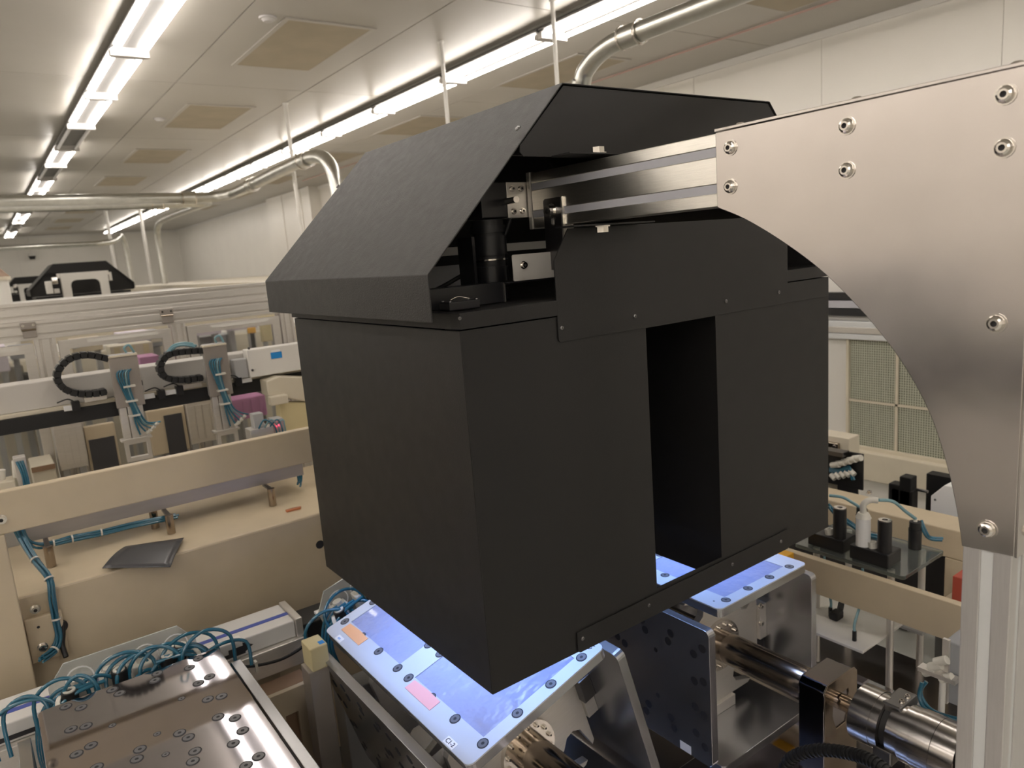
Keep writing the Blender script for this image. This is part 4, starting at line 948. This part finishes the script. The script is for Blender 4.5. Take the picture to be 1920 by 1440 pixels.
MB().cyl((p.x-.04, 5.15, 1.6752), (p.x-.04, 5.15, 1.74), .084, 24, .03).build('cap_cone', 'wood', t)
p = at(60, 480, 'Y', YF-.15)
t = thing('wall_camera', 'small black dome camera hanging on the far wall', 'camera', (p.x, p.y, p.z-.09))
MB().cyl(p, p+V(0, 0, .06), .09, 20).build('base', 'white', t); MB().cyl(p+V(0, 0, -.09), p+V(0, 0, -.0005), .06, 20, .085).build('dome', 'rubber', t)
MB().cyl(p+V(0, 0, .0605), (p.x, p.y, CH), .012, 8).build('hanger', 'white', t)
# ================================================================== conduits and hanging rods
def pipe(label, pts, r, couplings=(), sub=6, cat='conduit'):
    t = thing('steel_conduit', label, cat, (pts[0].x, pts[0].y, min(p.z for p in pts)-r))
    MB().tube(pts, r, 14, sub).build('pipe', 'conduit', t)
    for p, d in couplings:
        d = Vector(d).normalized(); c = MB().cyl(p-d*r*1.2, p+d*r*1.2, r*1.14, 18).build('coupling', 'conduit', t)
        for s in (-1, 1): MB().ring(p+d*r*1.2*s-d*r*.12, p+d*r*1.2*s+d*r*.12, r*1.26, r*1.1, 18).build('collar', 'chrome', c)
    return t
XC = 2.2
q = [at(1345, 3, 'X', XC), at(1268, 33, 'X', XC), at(1185, 65, 'X', XC), at(1140, 88, 'X', XC), at(1108, 118, 'X', XC), at(1095, 155, 'X', XC)]
zc = q[1].z
pts = [V(XC, -1, zc), V(XC, q[0].y, zc), V(XC, q[2].y, zc), V(XC, q[3].y, q[3].z), V(XC, q[4].y, q[4].z), V(XC, q[5].y+.01, q[5].z), V(XC, q[5].y+.02, 2.05), V(XC, q[5].y+.02, 0)]
pipe('thick galvanised conduit with coupling bending down behind the black hood', pts, .037, [(V(XC, q[2].y, zc), (0, 1, 0))], 8)
a = at(600, 293, 'X', 2.3); z8 = 2.372
pts = [V(-3.4, 8, z8), V(1.0, 8, z8), V(2.0, 8, z8), V(2.24, 7.9, z8+.01), V(2.3, 7.6, z8+.02), V(2.3, 6.2, z8+.06), V(2.3, 5.62, z8+.06), V(2.3, 5.36, z8-.02), V(2.3, 5.26, z8-.22), V(2.3, 5.26, 1.6), V(2.3, 5.26, 1.501)]
pipe('galvanised conduit crossing the hall at left then turning down beside the black hood', pts, .052, [(V(2.3, 5.8, z8+.062), (0, 1, 0)), (V(2.3, 7.2, z8+.03), (0, 1, 0)), (V(1.9, 8, z8), (1, 0, 0))], 6)
pts = [V(-3.4, 9.5, 2.44), V(1.2, 9.5, 2.445), V(2.2, 9.5, 2.45), V(2.5, 9.7, 2.47), V(2.6, 10.3, 2.5), V(2.6, 12.6, 2.5), V(2.6, 13.2, 2.42), V(2.6, 13.35, 2.2), V(2.6, 13.35, 1.502)]
pipe('second galvanised conduit crossing just behind the first at left', pts, .05, [(V(1.9, 9.5, 2.447), (1, 0, 0))], 6)
pts = [V(-3.4, 14, 2.24), V(1.0, 14, 2.24), V(1.9, 14, 2.245), V(2.15, 14.3, 2.32), V(2.25, 14.6, 2.38), V(2.32, 14.7, 2.2), V(2.32, 14.7, 1.502)]
pipe('thin far conduit below the end of the left lamp row', pts, .045, [], 6)
def rod(label, x, y, z0, r=.0125):
    t = thing('hanging_rod', label, 'rod', (x, y, z0))
    MB().cyl((x, y, z0), (x, y, CH-.012), r, 12).build('rod', 'white', t); MB().cyl((x, y, CH-.0118), (x, y, CH), r*1.5, 12).build('rose', 'white', t)
    return t
rod('thin white hanging rod right of the hood apex, nearest the camera', 2.96, 3.457, 1.8)
rod('thin white hanging rod left of the hood apex', 2.77, 4.39, 1.8, .0135)
rod('thin white hanging rod beside the left slope of the hood', 2.44, 6.46, 1.501, .017)
rod('left one of the two far hanging rods under the right lamp row', 2.41, 16.9, 1.51, .03)
rod('right one of the two far hanging rods under the right lamp row', 3.04, 16.9, 1.51, .035)
p0 = at(1100, 150, 'Z', CH-.012)
one(MB().cyl((4.66, -3, CH-.012), (4.66, 12, CH-.012), .007, 8), 'sprinkler_pipe', 'pinkpipe', 'thin red pipe running along the ceiling near the right wall', 'pipe')
# ================================================================== right-hand machine
t = thing('beige_rail', 'beige rail running behind the right-hand drum toward the silver post', 'rail', (1.92, 1.0, 0))
MB().box(1.9, 1.925, .30, 1.75, .511, .620).build('rail', 'beige', t, .002)
for y in (.36, 1.7): MB().box(1.9, 1.96, y-.05, y+.05, .2385, .5108).build('leg', 'beige', t, .003)
# clear plate with black blocks and cylinders
zp = .63
def onp(px, py, z=zp): return at(px, py, 'Z', z)
c = [onp(1497, 1024), onp(1693, 1088), onp(1770, 1033), onp(1600, 985)]
xa, xb, ya, yb_ = 1.945, 2.19, .93, 1.27
t = thing('acrylic_stage', 'clear acrylic stage on steel posts behind the beige rail', 'stage', (2.07, 1.1, .24))
MB().prism(rrect(xa, xb, ya, yb_, .012), 'Z', zp-.012, zp).build('plate', 'stage', t, .001)
for x in (xa+.03, xb-.03):
    for y in (ya+.05, yb_-.06): MB().cyl((x, y, .24), (x, y, zp-.0122), .010, 12).build('post', 'alux', t)
lo_ = .425
MB().prism([(1.835, .985), (2.06, .985), (2.06, 1.32), (1.835, 1.32)], 'Z', lo_-.008, lo_).build('lower_plate', 'white', t, .001)
MB().box(2.062, 2.16, .93, 1.25, lo_-.02, lo_-.012).build('grey_sheet', 'grey', t)
def blackblock(px, py, w, d, h, lab):
    p = onp(px, py); b = thing('vacuum_block', lab, 'block', (p.x+w/2, p.y+d/2, zp+.0002))
    MB().box(p.x, p.x+w, p.y, p.y+d, zp+.0003, zp+h).build('block', 'blackin', b, .003)
    return b, p
b1, p1 = blackblock(1665, 1068, .075, .115, .042, 'nearer black block with cylinder on the clear acrylic stage')
b2, p2 = blackblock(1580, 1040, .075, .115, .042, 'farther black block with cylinder on the clear acrylic stage, beside the enclosure')
for b, p in ((b1, p1), (b2, p2)):
    MB().cyl((p.x+.022, p.y+.022, zp+.0422), (p.x+.022, p.y+.022, zp+.135), .019, 20).build('cylinder', 'blackin', b)
    MB().ring((p.x+.022, p.y+.022, zp+.1352), (p.x+.022, p.y+.022, zp+.138), .017, .008, 20).build('cylinder_cap', 'chrome', b)
    MB().ring((p.x+.022, p.y+.055, zp+.0423), (p.x+.022, p.y+.058, zp+.06), .012, .009, 12).build('fitting', 'tie', b)
    MB().cyl((p.x+.05, p.y+.03, zp+.0422), (p.x+.05, p.y+.03, zp+.06), .012, 12).build('fitting', 'tie', b)
t = thing('filter_cartridge', 'clear white filter cartridge with elbow between the two black cylinders', 'filter', (p1.x+.02, p1.y+.10, zp+.0425))
f = V(p1.x+.022, p1.y+.085, zp+.0425)
MB().cyl(f, f+V(0, 0, .085), .020, 20).build('bowl', 'paper', t); MB().cyl(f+V(0, 0, .0852), f+V(0, 0, .10), .022, 20, .015).build('collar', 'tie', t)
MB().tube([f+V(0, 0, .1), f+V(0, 0, .125), f+V(.012, -.012, .138), f+V(.024, -.03, .138)], .009, 10).build('elbow', 'tie', t)
e_ = f+V(.024, -.03, .138)
tb1 = at(1716, 972, 'X', 2.15)
bundle('air_tube', 'teal air tube arching from the filter elbow to the black regulator at right', [e_, e_+(tb1-e_)*.4+V(0, 0, .02), e_+(tb1-e_)*.75+V(0, 0, .01), tb1], 1, .005, (), 'tubel')
tb0 = at(1555, 930, 'X', 2.12); tb2 = at(1614, 952, 'X', 2.15)
bundle('air_tube', 'teal air tube from behind the enclosure to the small black regulator', [tb0, at(1580, 932, 'X', 2.13), at(1600, 942, 'X', 2.14), tb2], 1, .005, (), 'tubel')
for px, py, lab in ((1716, 985, 'tall black regulator right of the clear filter cartridge'), (1616, 960, 'small black regulator left of the clear filter cartridge')):
    p = at(px, py, 'X', 2.15)
    t = thing('regulator', lab, 'regulator', (p.x, p.y, zp+.0003))
    MB().cyl((p.x, p.y, zp+.0003), (p.x, p.y, p.z-.01), .018, 16).build('body', 'blackin', t); MB().cyl((p.x, p.y, p.z-.0098), (p.x, p.y, p.z+.012), .016, 16).build('cap', 'rubber', t); MB().cyl((p.x, p.y, p.z+.0122), (p.x, p.y, p.z+.02), .006, 8).build('stem', 'tie', t)
bundle('air_tube_bundle', 'blue air tubes looping beside the black block at the enclosure edge', [at(1556, 950, 'X', 2.05), at(1570, 965, 'X', 2.05), at(1600, 985, 'X', 2.05), at(1620, 1000, 'X', 2.06), at(1655, 1010, 'X', 2.07)], 4, .0045)
bundle('air_tube_bundle', 'dark blue tubes lying behind the tall black regulator', [at(1725, 975, 'X', 2.17), at(1735, 1000, 'X', 2.17), at(1745, 1010, 'X', 2.2), at(1768, 1012, 'X', 2.22)], 2, .0045)
for px, py, lab in ((1600, 1110, 'thin tube dropping onto the lower white plate, nearer one'), (1555, 1100, 'thin tube dropping onto the lower white plate beside the drum')):
    p = at(px+2, py+90 if px > 1590 else py+55, 'Z', lo_+.002)
    tt = bundle('air_tube', lab, [V(1.948, p.y+.02, zp-.016), V(1.945, p.y+.015, .54), V(p.x+.012, p.y+.004, .475), V(p.x, p.y, lo_+.03)], 1, .004, (), 'tubel')
    MB().cyl((p.x, p.y, lo_+.0002), (p.x, p.y, lo_+.03), .006, 8).build('fitting', 'rubber', tt)
p = at(1568, 1160, 'Z', lo_); t = thing('black_fitting', 'black tube fitting lying on the lower white plate', 'fitting', (p.x, p.y, lo_+.0003))
MB().box(p.x-.02, p.x+.02, p.y-.014, p.y+.014, lo_+.0003, lo_+.025).build('body', 'rubber', t, .005); MB().cyl((p.x+.02, p.y, lo_+.018), (p.x+.045, p.y+.01, lo_+.03), .009, 10).build('spigot', 'rubber', t)
# upper beige beam with cut-out legs
t = thing('beige_portal', 'beige portal beam with a leg behind the acrylic stage', 'portal', (2.36, 1.3, 0))
MB().box(2.30, 2.42, .85, 2.2, .560, .655).build('beam', 'beige', t, .004)
p = at(1772, 1010, 'X', 2.3); MB().box(2.30, 2.42, p.y-.14, p.y, .24, .5598).build('leg', 'beige', t, .004)
MB().box(2.30, 2.42, 2.1, 2.2, 0, .5598).build('leg', 'beige', t, .004); MB().box(2.31, 2.41, p.y-.14, p.y, 0, .2398).build('foot', 'dark', t)
fast(CAP, 'bolt', at(1630, 925, 'Z', .655), (0, 0, 1), t, 1.2)
one(MB().box(2.46, 2.50, .85, 2.0, .30, .62), 'dark_recess_panel', 'sheet', 'dark panel standing behind the beige portal beam', 'panel')
# sensor posts, grey box and cream beam further back
t = thing('sensor_bracket', 'pair of black sensor posts behind the beige portal beam', 'sensor', at(1705, 930, 'X', 2.75)-V(0, 0, .1))
for px, py0, py1, w in ((1697, 895, 940, .022), (1676, 908, 938, .022), (1690, 918, 945, .04)):
    a = at(px, py0, 'X', 2.75); b = at(px, py1, 'X', 2.75); MB().box(2.75, 2.80, a.y-w, a.y+w, b.z-.1, a.z).build('post', 'rubber', t, .004)
MB().box(2.755, 2.795, at(1690, 918, 'X', 2.75).y-.03, at(1690, 918, 'X', 2.75).y+.03, 0, at(1690, 945, 'X', 2.75).z-.1002).build('stand', 'rubber', t)
MB().cyl(at(1705, 915, 'X', 2.79), at(1740, 922, 'X', 2.79), .006, 8).build('rod', 'dark', t)
a = at(1745, 905, 'X', 2.7); t = thing('grey_motor_box', 'pale grey sloped motor box behind the beige portal at right', 'box', (2.7, a.y-.1, .3))
p = at(1745, 930, 'X', 2.6); q2 = at(1745, 962, 'X', 2.6)
MB().prism([(p.y, q2.z), (p.y, p.z), (p.y-.045, p.z+.05), (p.y-.3, p.z+.05), (p.y-.3, q2.z)], 'X', 2.6, 2.85).build('cover', 'paper', t, .003)
MB().box(2.62, 2.83, p.y-.29, p.y-.02, 0, q2.z-.0002).build('stand', 'dark', t)
fast(SCREW, 'screw', V(2.6, p.y-.015, p.z-.01), (-1, 0, 0), t, 1)
t = thing('dark_post', 'black upright behind the grey sloped motor box', 'post', (2.92, at(1752, 910, 'X', 2.9).y, 0))
a = at(1752, 900, 'X', 2.9); MB().box(2.9, 2.95, a.y-.06, a.y+.03, .05, a.z+.02).build('post', 'rubber', t); MB().box(2.88, 2.97, a.y-.08, a.y+.05, 0, .0498).build('foot', 'rubber', t)
XG = 3.5
t = thing('air_cabinet', 'white cabinet with green mesh filter grille right of the enclosure', 'cabinet', (3.7, 1.8, 0))
y1 = at(1590, 750, 'X', XG).y; ym = at(1679, 750, 'X', XG).y; zt = at(1592, 637, 'X', XG).z; zm = at(1590, 750, 'X', XG).z; zb = at(1588, 832, 'X', XG).z
MB().box(XG+.03, XG+.5, .2, 3.6, .0, 1.60).build('body', 'white', t, .004)
MB().box(XG-.04, XG+.0298, .2, 3.4, zb-.16, zb-.018).build('base_beam', 'cream', t, .004)
ypitch = y1-ym
for k in range(4):
    for z0, z1 in ((zb, zm-.004), (zm+.004, zt)):
        ya_, yb2 = y1-ypitch*k-.004, y1-ypitch*(k+1)+.004
        pn = MB().box(XG+.022, XG+.0298, yb2, ya_, z0, z1).build('filter_panel', 'mesh', t)
        mbm = MB(); nn = 20
        for i in range(nn+1):
            y = yb2+(ya_-yb2)*i/nn; mbm.box(XG+.017, XG+.0218, y-.002, y+.002, z0, z1)
        nz = max(4, int((z1-z0)/.0118))
        for i in range(nz+1):
            z = z0+(z1-z0)*i/nz; mbm.box(XG+.016, XG+.0169, yb2, ya_, z-.002, z+.002)
        g_ = mbm.build('wire_mesh', 'wire', pn); g_['kind'] = 'stuff'
    MB().box(XG+.008, XG+.0298, y1-ypitch*(k+1)-.006, y1-ypitch*(k+1)+.006, zb, zt).build('mullion', 'cream', t)
MB().box(XG+.008, XG+.0298, y1-ypitch*4, y1, zm-.006, zm+.006).build('mid_rail', 'cream', t)
MB().frame([(y1-ypitch*4-.03, zb-.018), (y1+.012, zb-.018), (y1+.012, zt+.015), (y1-ypitch*4-.03, zt+.015)], [(y1-ypitch*4, zb), (y1, zb), (y1, zt), (y1-ypitch*4, zt)], 'X', XG, XG+.0298).build('grille_frame', 'cream', t, .001)
for py, m, dz in ((606, 'slotd', .016), (617, 'alux', .02), (627, 'slotd', .018)):
    z = at(1560, py, 'X', XG).z; MB().box(XG-.02, XG+.0298, .2, 3.6, z-dz, z+dz*.9).build('duct_rail', m, t, .003)
z = at(1560, 570, 'X', XG).z
for dz, m in ((.040, 'rubber'), (0, 'slot'), (-.040, 'rubber')): MB().box(XG-.01, XG+.0298, .2, 3.6, z+dz-.018, z+dz+.018).build('black_band', m, t)
# black plate with valve island near the enclosure edge
a = at(1618, 852, 'X', 2.55); b = at(1618, 920, 'X', 2.55)
t = thing('valve_island', 'black upright plate with white valves and blue tubes at the enclosure edge', 'valve', (2.56, a.y+.1, 0))
MB().box(2.55, 2.558, a.y, a.y+.4, b.z, a.z).build('plate', 'rubber', t, .001); MB().box(2.551, 2.557, a.y+.02, a.y+.1, 0, b.z-.0002).build('stand', 'rubber', t)
for k in range(5):
    q_ = at(1560+10*k, 872-3*k, 'X', 2.53); MB().cyl(q_, q_+V(-.01, -.035, .012), .012, 10).build('valve', 'tie', t)
    q_ = at(1558+9*k, 890-2*k, 'X', 2.535); MB().cyl(q_, q_+V(-.005, -.02, -.012), .010, 10).build('valve', 'tie', t)
for k in range(3): MB().tube([at(1556, 878+3*k, 'X', 2.54), at(1575, 880+3*k, 'X', 2.535), at(1592, 875+4*k, 'X', 2.53), at(1598+2*k, 900, 'X', 2.53)], .005, 6).build('air_tube', 'tube', t)
MB().box(2.50, 2.545, a.y+.05, a.y+.3, at(1580, 858, 'X', 2.5).z, at(1580, 850, 'X', 2.5).z).build('top_bar', 'dark', t)
q_ = at(1575, 840, 'X', 2.6); t = thing('cream_hinge_block', 'cream block with dark bolted clamp above the valve island', 'block', (2.62, q_.y, 0))
MB().box(2.6, 2.68, q_.y-.035, q_.y+.3, 0, at(1575, 820, 'X', 2.6).z).build('block', 'cream', t, .003)
MB().box(2.585, 2.5998, q_.y, q_.y+.1, q_.z-.06, q_.z+.02).build('clamp', 'brown', t, .002)
for k in range(3): fast(CAP, 'bolt', V(2.585, q_.y+.015+.03*k, q_.z+.005-.02*(k % 2)), (-1, 0, 0), t, 1.1)
# steel slide with red box near the post, grey box with valves and tube
t = thing('slide_tray', 'bright steel slide tray beside the silver post', 'tray', (2.1, .86, .24))
MB().box(2.02, 2.22, .78, .905, .50, .508).build('plate', 'alu', t, .001); MB().box(2.00, 2.0198, .78, .905, .485, .515).build('lip', 'sheet', t); MB().box(2.1, 2.15, .82, .87, .24, .4998).build('leg', 'dark', t)
a = at(1800, 1085, 'X', 2.1); one(MB().box(2.1, 2.16, a.y-.05, a.y+.02, .508, .60), 'red_carton', 'red', 'small red carton on the slide tray touching the silver post', 'box', bevel=.002)
a = at(1772, 1200, 'X', 1.62); b = at(1772, 1330, 'X', 1.62)
t = thing('grey_control_box', 'grey control box with small white valves at the foot of the silver post', 'box', (1.66, a.y-.1, .2384))
MB().box(1.62, 1.72, a.y-.2, a.y, b.z+.02, a.z).build('body', 'greybox', t, .003); MB().box(1.66, 1.70, a.y-.1, a.y-.05, .2384, b.z+.0198).build('stand', 'alux', t); MB().box(1.612, 1.6198, a.y-.012, a.y+.002, b.z+.02, a.z+.006).build('edge_plate', 'alux', t)
v0 = at(1750, 1260, 'X', 1.60)
for k in range(4): MB().cyl(v0+V(0, -.012*k+.02, .018*(k % 3)-.01), v0+V(0, -.012*k-.004, .018*(k % 3)+.006), .010, 10).build('valve', 'tie', t)
MB().box(1.59, 1.615, v0.y-.05, v0.y+.03, v0.z-.006, v0.z+.004).build('valve_bar', 'alux', t)
MB().cyl(at(1768, 1275, 'X', 1.60), at(1765, 1335, 'X', 1.60), .007, 10).build('rod', 'white', t)
bundle('air_tube_bundle', 'blue air tubes curving below the grey control box to the silver post', [at(1733, 1280, 'X', 1.59), at(1724, 1300, 'X', 1.58), at(1735, 1325, 'X', 1.57), at(1760, 1340, 'X', 1.56), at(1800, 1352, 'X', 1.55)], 2, .0045)
t = thing('dark_track', 'dark slide track with teal spot behind the shaft coupling', 'track', (1.7, .9, .2384))
MB().box(1.62, 1.80, .79, 1.0, .36, .372).build('deck', 'mirror', t, .001); MB().box(1.635, 1.655, .79, .85, .3722, .386).build('track', 'rubber', t); MB().box(1.665, 1.685, .86, .90, .3722, .3735).build('teal_spot', 'tube', t)
for y in (.82, .96): MB().box(1.7, 1.74, y-.02, y+.02, .2384, .3598).build('leg', 'dark', t)
p = at(1500, 1030, 'Z', .6); one(MB().box(1.86, 1.90, 1.24, 1.30, .56, .622), 'yellow_tag', 'orange', 'small yellow tag below the enclosure edge behind the level drum plate', 'tag', bevel=.002)

# unseen cabinets added left of the frame, only to mirror in the steel plates
t = thing('reflection_cabinets', 'unseen cabinets added left of the frame to darken reflections in the steel plate', 'machine', (-1.9, 1.3, 0))
for k, (y0, y1, h, m) in enumerate(((-.2, .7, 1.25, 'greybox'), (.75, 1.6, 1.05, 'sheet'), (1.65, 2.6, 1.35, 'grey'), (2.65, 3.8, 1.1, 'greybox'))):
    MB().box(-2.4, -1.5, y0, y1, 0, h).build('cabinet', m, t, .004)
    MB().box(-1.4995, -1.49, y0+.1, y1-.1, .3, h-.2).build('cabinet_door', 'white' if k % 2 else 'slot', t, .002)
